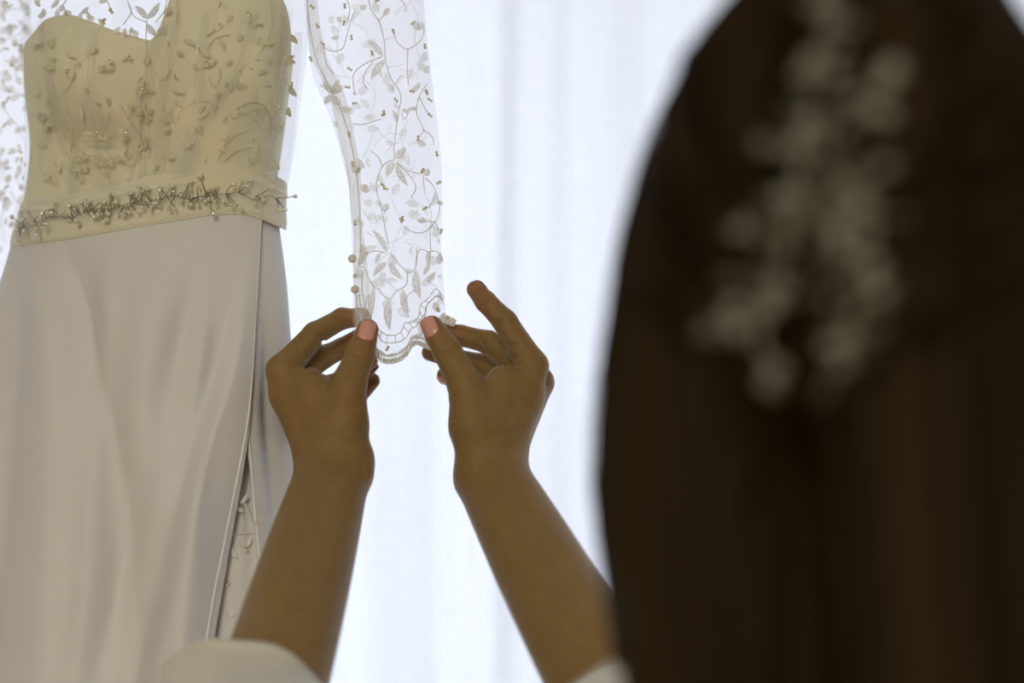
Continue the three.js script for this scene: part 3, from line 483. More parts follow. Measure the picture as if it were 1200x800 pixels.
// ---- the other sleeve, behind at the left edge of the picture
{
  const other = clothTube({
    left: [[-330, 20], [-150, -45], [0, -62], [120, -60], [250, -72], [400, -80]], right: [[-330, 110], [-150, 62], [0, 42], [80, 41], [140, 38], [220, 34], [300, 14], [400, 0]],
    dl: 1.15, dr: 1.15, ref: 1.15, shear: 0.2, zc: [[-330, 1.12], [0, 1.15], [400, 1.15]], df: [[-330, 0.025], [400, 0.022]], db: [[-330, 0.025], [400, 0.022]], fold: (x, y) => 0.002 * Math.sin((x + y * 0.3) * 0.12),
  });
  const s2 = part('sleeve', grid((u, v) => other.point(u * 2 * Math.PI, lerp(other.Yof(-330), other.Yof(330 + 12 * Math.sin(u * 20)), v), 0), 70, 60), tulle, dress, 'sheer empty sleeve hanging at the far side');
  const E = makeEmbroidery(s2, (x, y, o) => other.on(x, y, o), thread, beadMat, lace);
  for (const [x, y] of [[10, 10], [22, 30], [6, 26], [20, 45], [30, 12], [4, 60], [30, 60], [12, 118], [3, 150], [20, 175], [8, 200], [22, 205], [6, 222], [26, 150], [10, 262], [4, 292], [14, 240], [28, 190], [2, 100], [18, 80]]) { const a = rr(0, 6.28), l = rr(11, 18); E.leaf(x, y, x + Math.cos(a) * l, y + Math.sin(a) * l, rr(6, 9)); if (rnd() < 0.6) E.pair(x - Math.cos(a) * 3, y - 3, rr(0, 3)); }
  for (let i = 0; i < 34; i++) { const x = rr(-4, 34), y = rr(-10, 290), a = rr(0, 6.3), l = rr(9, 17); if (x < 30 || y < 200) E.leaf(x, y, x + Math.cos(a) * l * 0.6, y + Math.sin(a) * l, rr(5, 9)); }
  for (const v of [[[2, 20], [14, 10], [28, 14]], [[0, 48], [18, 42], [30, 30], [32, 8]], [[4, 70], [16, 76], [20, 95]], [[26, 190], [20, 205], [24, 222]], [[3, 175], [0, 195], [4, 210]], [[12, 225], [20, 240], [14, 262]], [[1, 120], [10, 135], [22, 150], [30, 172]], [[6, 235], [2, 260], [8, 285]]]) E.vine(v);
  for (const [x, y] of [[7, 3], [18, 52], [6, 120], [24, 178], [20, 187], [8, 232], [28, 208]]) E.pair(x, y, rr(0, 3));
}
// ---- hanger, on the rod
{
  const h = thing('dress_hanger', 'white padded hanger on the curtain rod carrying the wedding dress', 'hanger', [-0.25, 2.42, -1.2]);
  const cx = -0.25, z = -1.08;
  part('hook', strand([V(cx, 1.99, z), V(cx, 2.12, z), V(cx, 2.3, -1.14), V(cx, 2.4, -1.24), V(cx, 2.434, -1.285), V(cx, 2.439, -1.302), V(cx, 2.43, -1.318), V(cx, 2.415, -1.319)], 0.002, 0.002, 8, 60), std(0.7, 0.7, 0.7, { metalness: 1, roughness: 0.3 }), h);
  part('shoulder_bar', strand([V(cx - 0.12, 1.955, z - 0.02), V(cx - 0.06, 1.985, z - 0.012), V(cx, 1.995, z), V(cx + 0.06, 1.985, z + 0.012), V(cx + 0.12, 1.955, z + 0.02)], 0.011, 0.011, 12, 40), std(0.85, 0.83, 0.8, { roughness: 0.8 }), h);
}
// ---------------------------------------------------------------- the person
// signed distances: tapered bones joined by a smooth minimum
const cap = (a, b, ra, rb = ra, swell = 0) => { const d = b.clone().sub(a); return { ax: a.x, ay: a.y, az: a.z, dx: d.x, dy: d.y, dz: d.z, L: 1 / Math.max(1e-9, d.lengthSq()), ra, rb, swell }; };
const dCap = (c, x, y, z) => { const px = x - c.ax, py = y - c.ay, pz = z - c.az; let t = (px * c.dx + py * c.dy + pz * c.dz) * c.L; t = t < 0 ? 0 : t > 1 ? 1 : t; const ex = px - c.dx * t, ey = py - c.dy * t, ez = pz - c.dz * t; return Math.sqrt(ex * ex + ey * ey + ez * ez) - (c.ra + (c.rb - c.ra) * t + c.swell * t * (1 - t)); };
const smin = (a, b, k) => { const h = Math.max(k - Math.abs(a - b), 0) / k; return Math.min(a, b) - h * h * h * k / 6; };
const union = (caps, k) => (x, y, z) => { let d = 1e9; for (const c of caps) d = smin(d, dCap(c, x, y, z), k); return d; };
// surface nets over a box, skipping the blocks that the surface does not reach
function nets(f, lo, hi, h, clip) {
  const n = [0, 1, 2].map((i) => Math.ceil((hi[i] - lo[i]) / h) + 1), [nx, ny, nz] = n, val = new Float32Array(nx * ny * nz), B = 6, at3 = (i, j, k) => (k * ny + j) * nx + i;
  for (let k0 = 0; k0 < nz; k0 += B) for (let j0 = 0; j0 < ny; j0 += B) for (let i0 = 0; i0 < nx; i0 += B) {
    const c = f(lo[0] + (i0 + B / 2) * h, lo[1] + (j0 + B / 2) * h, lo[2] + (k0 + B / 2) * h), skip = Math.abs(c) > B * h * 1.1 + 0.006;
    for (let k = k0; k < Math.min(nz, k0 + B); k++) for (let j = j0; j < Math.min(ny, j0 + B); j++) for (let i = i0; i < Math.min(nx, i0 + B); i++) val[at3(i, j, k)] = skip ? c : f(lo[0] + i * h, lo[1] + j * h, lo[2] + k * h);
  }
  const id = new Int32Array(nx * ny * nz).fill(-1), pos = [], idx = [];
  const C = [[0, 0, 0], [1, 0, 0], [0, 1, 0], [1, 1, 0], [0, 0, 1], [1, 0, 1], [0, 1, 1], [1, 1, 1]], E = [[0, 1], [2, 3], [4, 5], [6, 7], [0, 2], [1, 3], [4, 6], [5, 7], [0, 4], [1, 5], [2, 6], [3, 7]], g = new Float32Array(8);
  for (let k = 0; k < nz - 1; k++) for (let j = 0; j < ny - 1; j++) for (let i = 0; i < nx - 1; i++) {
    let m = 0; for (let q = 0; q < 8; q++) { g[q] = val[at3(i + C[q][0], j + C[q][1], k + C[q][2])]; if (g[q] < 0) m++; }
    if (m === 0 || m === 8) continue;
    let x = 0, y = 0, z = 0, c = 0;
    for (const [a, b] of E) if ((g[a] < 0) !== (g[b] < 0)) { const t = g[a] / (g[a] - g[b]); x += lerp(C[a][0], C[b][0], t); y += lerp(C[a][1], C[b][1], t); z += lerp(C[a][2], C[b][2], t); c++; }
    id[at3(i, j, k)] = pos.length / 3; pos.push(lo[0] + (i + x / c) * h, lo[1] + (j + y / c) * h, lo[2] + (k + z / c) * h);
  }
  const quad = (a, b, c, d, flip) => { if (a < 0 || b < 0 || c < 0 || d < 0) return; if (flip) idx.push(a, c, b, a, d, c); else idx.push(a, b, c, a, c, d); };
  for (let k = 1; k < nz - 1; k++) for (let j = 1; j < ny - 1; j++) for (let i = 1; i < nx - 1; i++) {
    const a = val[at3(i, j, k)];
    let b = val[at3(i + 1, j, k)]; if ((a < 0) !== (b < 0)) quad(id[at3(i, j - 1, k - 1)], id[at3(i, j, k - 1)], id[at3(i, j, k)], id[at3(i, j - 1, k)], !(a < 0));
    b = val[at3(i, j + 1, k)]; if ((a < 0) !== (b < 0)) quad(id[at3(i - 1, j, k - 1)], id[at3(i - 1, j, k)], id[at3(i, j, k)], id[at3(i, j, k - 1)], !(a < 0));
    b = val[at3(i, j, k + 1)]; if ((a < 0) !== (b < 0)) quad(id[at3(i - 1, j - 1, k)], id[at3(i, j - 1, k)], id[at3(i, j, k)], id[at3(i - 1, j, k)], !(a < 0));
  }
  const N = new Float32Array(pos.length), e = h * 0.6;
  for (let i = 0; i < pos.length; i += 3) {
    const [x, y, z] = [pos[i], pos[i + 1], pos[i + 2]], d = f(x, y, z);
    let a = f(x + e, y, z) - f(x - e, y, z), b = f(x, y + e, z) - f(x, y - e, z), c = f(x, y, z + e) - f(x, y, z - e); const l = Math.hypot(a, b, c) || 1; a /= l; b /= l; c /= l;
    N[i] = a; N[i + 1] = b; N[i + 2] = c; pos[i] -= a * d; pos[i + 1] -= b * d; pos[i + 2] -= c * d;
  }
  const G = new THREE.BufferGeometry(); G.setAttribute('position', new THREE.Float32BufferAttribute(pos, 3)); G.setAttribute('normal', new THREE.BufferAttribute(N, 3));
  const uv = new Float32Array(pos.length / 3 * 2); for (let i = 0; i < pos.length / 3; i++) { uv[i * 2] = (pos[i * 3] + 0.55 * pos[i * 3 + 2]) * 14; uv[i * 2 + 1] = (pos[i * 3 + 1] + 0.45 * pos[i * 3 + 2]) * 14; }
  G.setAttribute('uv', new THREE.BufferAttribute(uv, 2));
  if (clip) { const keep = []; for (let i = 0; i < idx.length; i += 3) { const a = idx[i] * 3; if (!clip(pos[a], pos[a + 1], pos[a + 2])) keep.push(idx[i], idx[i + 1], idx[i + 2]); } G.setIndex(keep); } else G.setIndex(idx);
  return G;
}
// creases: shallow furrows along short lines
function furrows(list) {
  const cs = list.map(([a, b, depth, width]) => ({ c: cap(a, b, 0), depth, i: 1 / (width * width) }));
  return (x, y, z) => { let s = 0; for (const q of cs) { const d = dCap(q.c, x, y, z), e = d * d * q.i; if (e < 6) s = Math.max(s, q.depth * Math.exp(-e)); } return s; };
}
function makeHand({ palm, fingers, fur, arm }) {
  const palmF = union(palm, 0.012), fs = fingers.map((bones) => union(bones, 0.0035)), armF = union(arm, 0.012), fu = furrows(fur);
  return (x, y, z) => {
    const p = smin(palmF(x, y, z), armF(x, y, z), 0.02); let d = 1e9;
    for (const f of fs) { const q = smin(p, f(x, y, z), 0.006); d = d > 1e8 ? q : smin(d, q, 0.0008); }
    return d < 0.004 && d > -0.004 ? d + fu(x, y, z) : d;
  };
}
const chain = (pts, radii) => pts.slice(1).map((p, i) => cap(pts[i], p, radii[i], radii[i + 1]));
// nail plate laid on the skin: centre, direction of the tip, outward direction
function nailGeo(f, c, dir, out, wid, len) {
  const A = dir.clone().normalize(), N = out.clone().sub(A.clone().multiplyScalar(out.dot(A))).normalize(), S = A.clone().cross(N);
  const hit = (p) => { let t = 0; const q = p.clone().addScaledVector(N, 0.02); for (let i = 0; i < 40; i++) { const d = f(q.x, q.y, q.z); if (d < 0.00005) break; q.addScaledVector(N, -d * 0.8); t += d * 0.8; if (t > 0.03) break; } return t; };
  const t0 = hit(c), P = (u, v, lift) => {
    const V2 = v * 2 - 1, round = Math.pow(Math.max(0, 1 - Math.pow(Math.abs(V2), V2 > 0 ? 7 : 5)), V2 > 0 ? 0.34 : 0.42), s = (u * 2 - 1) * wid / 2 * Math.max(0.02, round), p = c.clone().addScaledVector(A, V2 * len / 2).addScaledVector(S, s);
    const t = Math.min(hit(p), t0 + 0.0012 + 0.0022 * (u * 2 - 1) ** 2);
    return p.addScaledVector(N, 0.02 - t + lift * (1 - 0.35 * (u * 2 - 1) ** 2) + 0.0008 * (1 - V2 * V2));
  };
  const up = grid((u, v) => P(u, v, 0.00075), 14, 20), dn = grid((u, v) => P(1 - u, v, -0.0004), 14, 20);
  return mergeGeometries([up, dn]);
}
const personLabel = 'bride from behind with long dark brown hair and white robe holding up the lace cuff';
const person = thing('person', personLabel, 'person', [0.13, 0, -0.5]);
const skinTone = noiseTex(512, [[12, 12, 0.03], [40, 40, 0.035], [130, 130, 0.035], [256, 256, 0.02]], { base: 0.92, seed: 51 });
const skinBump = noiseTex(512, [[256, 256, 0.25], [128, 128, 0.18], [64, 64, 0.1]], { seed: 52 });
const skin = std(0.262, 0.157, 0.051, { roughness: 0.52, specularIntensity: 0.55, sheen: 0.15, sheenColor: rgb(1, 0.9, 0.8), map: skinTone, vertexColors: true, bumpMap: skinBump, bumpScale: 0.00022 });
const nailMat = std(0.68, 0.33, 0.26, { roughness: 0.22, clearcoat: 1, clearcoatRoughness: 0.12 });
const nailBare = std(0.5, 0.2, 0.12, { roughness: 0.35 });

// ---- left hand
const LW = at(392, 548, 0.957), LE = at(303, 862, 0.78), RW = at(574, 556, 0.957), RE = at(744, 868, 0.78);
const LS = V(-0.04, 1.255, -0.53), RS = V(0.285, 1.255, -0.53);
function forearm(W, E, S, side) {
  const d = E.clone().sub(W).normalize(), s = V(0, 0, 1).cross(d).normalize(), out = [];
  for (const k of [-1, 1]) out.push(cap(W.clone().addScaledVector(s, k * 0.0065), E.clone().addScaledVector(s, k * 0.005), 0.0172, 0.0262, 0.008));
  out.push(cap(E, S, 0.029, 0.044));
  return out;
}
const armL = forearm(LW, LE, LS), armR = forearm(RW, RE, RS);
const L = {
  palm: [
    ...chain([at(380, 545, 0.96), at(340, 462, 0.982), at(331, 434, 0.985)], [0.016, 0.0125, 0.0108]), ...chain([at(388, 545, 0.967), at(336, 449, 1.003)], [0.016, 0.0112]), ...chain([at(392, 545, 0.973), at(341, 466, 1.02)], [0.015, 0.0108]), ...chain([at(398, 548, 0.978), at(352, 487, 1.034)], [0.015, 0.0105]),
    ...chain([at(398, 535, 0.958), at(402, 498, 0.956), at(408, 452, 0.962)], [0.0165, 0.0155, 0.0118]), ...chain([at(386, 500, 0.962), at(362, 452, 0.975)], [0.016, 0.0125]), cap(at(405, 470, 0.972), at(375, 465, 0.985), 0.013, 0.012), cap(at(417, 536, 0.957), at(420, 553, 0.95), 0.0095, 0.007),
  ],
  fingers: [
    [...chain([at(408, 452, 0.962), at(422, 415, 0.974), at(431, 386, 0.9795)], [0.0118, 0.0098, 0.0074]), cap(at(427, 400, 0.981), at(431, 388, 0.986), 0.0082, 0.0072)],
    chain([at(331, 434, 0.985), at(369, 391, 1.0), at(401, 373, 1.009), at(425, 372, 1.013)], [0.0108, 0.0082, 0.0074, 0.0064]),
    chain([at(336, 449, 1.003), at(379, 418, 1.023), at(401, 408, 1.034), at(424, 393, 1.026)], [0.0108, 0.0082, 0.0074, 0.0063]),
    chain([at(341, 466, 1.02), at(381, 453, 1.043), at(406, 444, 1.05), at(433, 423, 1.046)], [0.0105, 0.0078, 0.0072, 0.0062]),
    chain([at(352, 487, 1.034), at(390, 478, 1.044), at(416, 468, 1.04), at(436, 446, 1.034)], [0.0098, 0.0072, 0.0068, 0.0058]),
  ],
  arm: armL,
  fur: [
    [at(409, 411, 0.965), at(430, 420, 0.964), 0.0005, 0.0007], [at(408, 415, 0.965), at(432, 425, 0.965), 0.0006, 0.0007], [at(411, 419, 0.965), at(431, 430, 0.966), 0.0004, 0.0007],
    [at(372, 392, 0.99), at(381, 403, 0.996), 0.0009, 0.001], [at(379, 392, 0.99), at(382, 400, 0.994), 0.0005, 0.0008], [at(395, 366, 1.0), at(403, 384, 1.003), 0.0006, 0.0008],
    [at(350, 408, 0.975), at(366, 418, 0.98), 0.0007, 0.0009], [at(340, 418, 0.973), at(355, 428, 0.977), 0.0005, 0.001], [at(352, 427, 0.972), at(366, 436, 0.975), 0.0005, 0.001],
    [at(372, 440, 0.968), at(380, 434, 0.972), 0.0006, 0.001], [at(422, 470, 0.955), at(428, 478, 0.962), 0.0005, 0.0008], [at(421, 514, 0.953), at(428, 511, 0.962), 0.0008, 0.0012], [at(424, 540, 0.945), at(428, 560, 0.94), 0.0006, 0.001], [at(429, 542, 0.945), at(432, 556, 0.945), 0.0005, 0.0008],
  ],
};
const R = {
  palm: [
    ...chain([at(584, 545, 0.96), at(612, 465, 0.98), at(623, 429, 0.984)], [0.0155, 0.013, 0.0112]), ...chain([at(580, 548, 0.967), at(630, 448, 1.004)], [0.015, 0.0112]), ...chain([at(577, 548, 0.973), at(620, 468, 1.02)], [0.0145, 0.0105]), ...chain([at(572, 550, 0.978), at(605, 490, 1.034)], [0.0145, 0.0102]),
    ...chain([at(567, 538, 0.958), at(556, 500, 0.956), at(546, 453, 0.962)], [0.016, 0.0155, 0.0116]), ...chain([at(576, 500, 0.962), at(592, 448, 0.974)], [0.0165, 0.0125]), cap(at(552, 470, 0.972), at(585, 465, 0.985), 0.013, 0.012), cap(at(556, 540, 0.962), at(556, 562, 0.96), 0.008, 0.007),
  ],
  fingers: [
    [...chain([at(546, 453, 0.962), at(524, 411, 0.974), at(506, 382, 0.9795)], [0.0116, 0.0098, 0.0074]), cap(at(513, 396, 0.981), at(507, 385, 0.986), 0.0082, 0.0072)],
    chain([at(623, 429, 0.984), at(592, 377, 0.988), at(569, 353, 0.992), at(557, 339, 0.995)], [0.0112, 0.0084, 0.0073, 0.0061]),
    chain([at(630, 448, 1.004), at(573, 401, 1.012), at(540, 393, 1.014), at(520, 388, 1.012)], [0.0108, 0.0082, 0.0073, 0.0063]),
    chain([at(620, 468, 1.02), at(566, 427, 1.036), at(532, 420, 1.044), at(504, 413, 1.04)], [0.0105, 0.0078, 0.0072, 0.0062]),
    chain([at(605, 490, 1.034), at(570, 456, 1.05), at(542, 448, 1.046), at(521, 439, 1.036)], [0.0098, 0.0072, 0.0066, 0.0056]),
  ],
  arm: armR,
  fur: [
    [at(514, 413, 0.965), at(533, 402, 0.964), 0.0006, 0.0007], [at(516, 417, 0.965), at(536, 406, 0.965), 0.0005, 0.0007], [at(517, 409, 0.966), at(529, 401, 0.966), 0.0004, 0.0007],
    [at(561, 364, 0.985), at(571, 353, 0.984), 0.0007, 0.0008], [at(579, 381, 0.98), at(594, 369, 0.98), 0.0008, 0.0009], [at(582, 385, 0.98), at(590, 378, 0.98), 0.0004, 0.0008],
    [at(564, 397, 1.0), at(567, 405, 1.002), 0.0008, 0.0009], [at(556, 407, 1.004), at(566, 411, 1.004), 0.0005, 0.0009], [at(592, 407, 0.972), at(606, 403, 0.973), 0.0008, 0.001],
    [at(594, 428, 0.97), at(604, 420, 0.972), 0.0008, 0.0011], [at(592, 434, 0.968), at(606, 426, 0.97), 0.0006, 0.001], [at(584, 412, 0.975), at(586, 428, 0.975), 0.0006, 0.001],
    [at(524, 462, 0.962), at(531, 464, 0.955), 0.0004, 0.0008], [at(524, 473, 0.962), at(531, 475, 0.955), 0.0004, 0.0008], [at(526, 492, 0.96), at(533, 491, 0.955), 0.0004, 0.0008], [at(560, 548, 0.945), at(585, 566, 0.945), 0.0003, 0.0015],
  ],
};
// the creases are laid where the skin is
function layCreases(H) {
  const f = makeHand({ ...H, fur: [] }), hit = (p) => { const e = V(0, EYE, 0), d = p.clone().sub(e).normalize(); let t = 0.85; for (let i = 0; i < 90; i++) { const s = f(d.x * t, EYE + d.y * t, d.z * t); if (s < 0.0001) break; t += s * 0.7; if (t > 1.1) return p; } return e.addScaledVector(d, t); };
  H.fur = H.fur.flatMap(([a, b, depth0, w0]) => { const depth = depth0 * 2.4, w = w0 * 1.45, m = hit(a.clone().lerp(b, 0.33)), n = hit(a.clone().lerp(b, 0.67)), A = hit(a), B = hit(b); return [[A, m, depth, w], [m, n, depth, w], [n, B, depth, w]]; });
  return makeHand(H);
}
const handL = layCreases(L), handR = layCreases(R);
const bodyGeos = [];
{
  const inBox = (b) => (x, y, z) => x > b[0][0] && y > b[0][1] && z > b[0][2] && x < b[1][0] && y < b[1][1] && z < b[1][2];
  const boxL = [[-0.185, 1.395, -1.075], [-0.085, 1.545, -0.925]], boxR = [[-0.07, 1.395, -1.075], [0.045, 1.56, -0.925]];
  bodyGeos.push(nets(handL, ...boxL, 0.0009), nets(handR, ...boxR, 0.0009));
  const tight = (b) => [b[0].map((v) => v + 0.005), b[1].map((v) => v - 0.005)];
  const armsF = (x, y, z) => Math.min(handL(x, y, z), handR(x, y, z)), il = inBox(tight(boxL)), ir = inBox(tight(boxR));
  bodyGeos.push(nets(armsF, [-0.26, 1.22, -0.99], [0.2, 1.46, -0.69], 0.0035, (x, y, z) => il(x, y, z) || ir(x, y, z)));
}
// ---- head, trunk and legs (mostly below the frame or under the hair)
const HC = V(0.125, 1.522, -0.525);
{
  const c = (x0, y0, z0, r0, x1, y1, z1, r1) => cap(V(x0, y0, z0), V(x1, y1, z1), r0, r1);
  const trunk = union([
    cap(LE, LS, 0.029, 0.044), cap(RE, RS, 0.029, 0.044), cap(LS, V(0.1, 1.31, -0.52), 0.044, 0.05), cap(RS, V(0.15, 1.31, -0.52), 0.044, 0.05),
    c(0.06, 1.25, -0.53, 0.08, 0.07, 1.05, -0.515, 0.085), c(0.19, 1.25, -0.53, 0.08, 0.18, 1.05, -0.515, 0.085), c(0.07, 1.05, -0.5, 0.085, 0.055, 0.88, -0.5, 0.11), c(0.18, 1.05, -0.5, 0.085, 0.195, 0.88, -0.5, 0.11),
    c(0.125, 1.33, -0.5, 0.058, 0.125, 1.45, -0.515, 0.05), c(0.055, 0.86, -0.5, 0.085, 0.06, 0.47, -0.5, 0.052), c(0.195, 0.86, -0.5, 0.085, 0.19, 0.47, -0.5, 0.052), c(0.06, 0.47, -0.5, 0.05, 0.06, 0.09, -0.48, 0.035), c(0.19, 0.47, -0.5, 0.05, 0.19, 0.09, -0.48, 0.035),
    c(0.06, 0.05, -0.47, 0.034, 0.055, 0.028, -0.62, 0.026), c(0.19, 0.05, -0.47, 0.034, 0.195, 0.028, -0.62, 0.026),
  ], 0.05);
  bodyGeos.push(nets((x, y, z) => smin(trunk(x, y, z), Math.hypot((x - HC.x) / 0.072, (y - HC.y) / 0.108, (z - HC.z) / 0.09) * 0.07 - 0.07, 0.03), [-0.27, -0.02, -0.82], [0.4, 1.45, -0.33], 0.012, (x, y, z) => (z < -0.7 && y > 1.2)));
  // head with a face turned to the sleeve
  const ell = (x, y, z, cx, cy, cz, a, b, d) => { const q = Math.hypot((x - cx) / a, (y - cy) / b, (z - cz) / d); return (q - 1) * Math.min(a, b, d); };
  const head = (x, y, z) => {
    const X = x - HC.x, Y = y - HC.y, Z = z - HC.z;
    let d = ell(X, Y, Z, 0, 0.022, -0.008, 0.064, 0.08, 0.07);
    d = smin(d, ell(X, Y, Z, 0, -0.035, -0.028, 0.056, 0.075, 0.064), 0.03);
    d = smin(d, dCap(cap(V(0, 0.005, -0.086), V(0, -0.028, -0.101), 0.007, 0.0105), X, Y, Z), 0.012);
    d = smin(d, ell(X, Y, Z, 0, -0.056, -0.086, 0.023, 0.0075, 0.009), 0.006);
    d = smin(d, ell(X, Y, Z, 0, -0.094, -0.074, 0.018, 0.014, 0.014), 0.015);
    for (const s of [-1, 1]) { d = -smin(-d, ell(X, Y, Z, s * 0.031, 0.004, -0.094, 0.018, 0.011, 0.014), 0.01); d = smin(d, ell(X, Y, Z, s * 0.031, 0.003, -0.078, 0.0125, 0.0115, 0.0115), 0.003); d = smin(d, ell(X, Y, Z, s * 0.076, -0.004, 0.004, 0.008, 0.03, 0.018), 0.006); }
    return d;
  };
  bodyGeos.push(nets(head, [0.03, 1.4, -0.645], [0.22, 1.65, -0.42], 0.004));
}
const tips = [L, R].flatMap((H) => H.fingers.map((b) => { const c = b[b.length - 1]; return V(c.ax + c.dx, c.ay + c.dy, c.az + c.dz); }));
for (const g of bodyGeos) {   // skin is redder at the finger ends and a little uneven everywhere
  const p = g.attributes.position, c = new Float32Array(p.count * 3);
  for (let i = 0; i < p.count; i++) {
    const x = p.getX(i), y = p.getY(i), z = p.getZ(i); let r = 0; if (z < -0.9) for (const t of tips) r = Math.max(r, 1 - Math.hypot(x - t.x, y - t.y, z - t.z) / 0.032);
    r = sstep(0, 1, r); const n = 0.05 * Math.sin(x * 310 + 3 * Math.sin(y * 190)) * Math.sin(y * 270 + 2 * Math.sin(z * 230)) + 0.03 * Math.sin(x * 90 + y * 120 + z * 70);
    c[i * 3] = 1 + n * 0.6 + 0.2 * r; c[i * 3 + 1] = 1 + n - 0.06 * r; c[i * 3 + 2] = 1 + n * 1.2 + 0.2 * r;
  }
  g.setAttribute('color', new THREE.BufferAttribute(c, 3));
}
const body = part('body', mergeGeometries(bodyGeos), skin, person);
// nails
{
  const N = (f, c, dir, out, w, l, m, lab) => part('fingernail', nailGeo(f, c, dir, out, w, l), m, person, lab);
  const up = (a, b) => b.clone().sub(a);
  N(handL, at(430, 389, 0.978), up(at(424, 412, 0.976), at(432, 377, 0.9805)), V(0.12, 0.12, 1), 0.011, 0.0146, nailMat, 'glossy pink left thumbnail');
  N(handR, at(505, 384.5, 0.978), up(at(517, 407, 0.975), at(502, 377, 0.9805)), V(-0.18, 0.14, 1), 0.011, 0.0152, nailMat, 'glossy pink right thumbnail');
  N(handL, at(437, 445, 1.034), up(at(418, 468, 1.04), at(436, 446, 1.034)), V(0.3, 0.8, -0.4), 0.008, 0.0095, nailBare); N(handL, at(433, 421, 1.046), up(at(407, 432, 1.05), at(433, 422, 1.046)), V(0.2, 0.5, -0.8), 0.009, 0.01, nailMat);
  N(handR, at(521, 439, 1.036), up(at(542, 448, 1.046), at(521, 439, 1.036)), V(-0.75, -0.3, 0.5), 0.008, 0.0095, nailMat); N(handR, at(504, 412, 1.04), up(at(532, 420, 1.044), at(504, 412, 1.04)), V(-0.2, 0.4, -0.85), 0.009, 0.01, nailMat);
  N(handR, at(557, 339, 0.995), up(at(569, 353, 0.992), at(556, 338, 0.995)), V(0.65, 0.45, -0.6), 0.0085, 0.0105, nailMat); N(handL, at(424, 372, 1.013), up(at(401, 373, 1.009), at(425, 372, 1.013)), V(0, 0.7, -0.7), 0.009, 0.011, nailMat);
}
// ---- robe with loose sleeves pushed to the elbows
{
  const robeMat = std(0.6, 0.57, 0.47, { roughness: 0.6, sheen: 0.4, sheenColor: rgb(1, 1, 1), bumpMap: satinBump, bumpScale: 0.00015 });
  const W = curve([[0.25, 0.27], [0.6, 0.24], [0.88, 0.205], [1.05, 0.155], [1.2, 0.175], [1.28, 0.185], [1.33, 0.16], [1.38, 0.085], [1.42, 0.066]]), D = curve([[0.25, 0.2], [0.6, 0.17], [0.88, 0.15], [1.05, 0.115], [1.2, 0.105], [1.3, 0.096], [1.36, 0.078], [1.42, 0.07]]);
  part('robe', grid((u, v) => { const a = u * 2 * Math.PI, y = lerp(0.25, 1.42, v), f = 1 + 0.03 * Math.sin(a * 11) * (1 - v) + 0.01 * Math.sin(a * 5 + y * 7); return V(0.125 + W(y) * f * Math.cos(a), y, -0.525 + D(y) * f * Math.sin(a)); }, 90, 60, { uv: bumpUV }), robeMat, person);
  part('robe_belt', grid((u, v) => { const a = u * 2 * Math.PI, y = lerp(1.03, 1.08, v); return V(0.125 + (W(y) + 0.006) * Math.cos(a), y, -0.525 + (D(y) + 0.006) * Math.sin(a)); }, 60, 3), robeMat, person);
  const sleeveOf = (S, E, end, r0, r1, rEnd, tilt, lean = 0) => {
    const path = new THREE.CatmullRomCurve3([S.clone().lerp(V(0.125, 1.25, -0.53), 0.42), S.clone().lerp(E, 0.06).add(V(0, 0.002, 0)), S.clone().lerp(E, 0.5).add(V(0, -0.01, 0)), E.clone().add(V(0, -0.008, 0.006)), end.clone().lerp(E, 0.45).add(V(0, -0.004, 0)), end]), rad = curve([[0, r0], [0.25, r0 * 0.98], [0.55, r1], [0.8, rEnd * 1.12], [0.95, rEnd * 1.02], [1, rEnd]]);
    const fr = (t) => { const p = path.getPoint(t), d = path.getTangent(t), s = V(0, 1, 0).cross(d).normalize(), n = d.clone().cross(s); return [p, d, s, n]; };
    const P = (u, v, k) => { const t = Math.min(1, v), [p, d, s, n] = fr(t), a = u * 2 * Math.PI, r = (rad(t) + k) * (1 + 0.05 * Math.sin(a * 3 + t * 8) * sstep(0.3, 0.8, t) + 0.025 * Math.sin(a * 7 - t * 11)), sh = tilt * sstep(0.6, 1, t); return p.addScaledVector(s, Math.cos(a) * r).addScaledVector(n, Math.sin(a) * r).addScaledVector(d, sh * Math.sin(a) * r + lean * sstep(0.6, 1, t) * Math.cos(a) * r); };
    const outer = grid((u, v) => P(u, v, 0), 60, 60, { uv: bumpUV }), inner = grid((u, v) => P(1 - u, v, -0.003), 60, 60), rim = []; for (let i = 0; i <= 60; i++) rim.push(P(i / 60, 1, -0.0015));
    return [part('robe_sleeve', mergeGeometries([outer, inner]), robeMat, person), part('cuff_hem', strand(rim, 0.0032, 0.0032, 8, 120), robeMat, person)];
  };
  sleeveOf(LS, LE, LW.clone().lerp(LE, 0.84).add(V(-0.014, -0.004, 0.004)), 0.064, 0.054, 0.041, 0.1, 0.5);
  sleeveOf(RS, RE, RW.clone().lerp(RE, 0.86).add(V(0.0, -0.004, 0.006)), 0.064, 0.056, 0.043, 0.1);
}
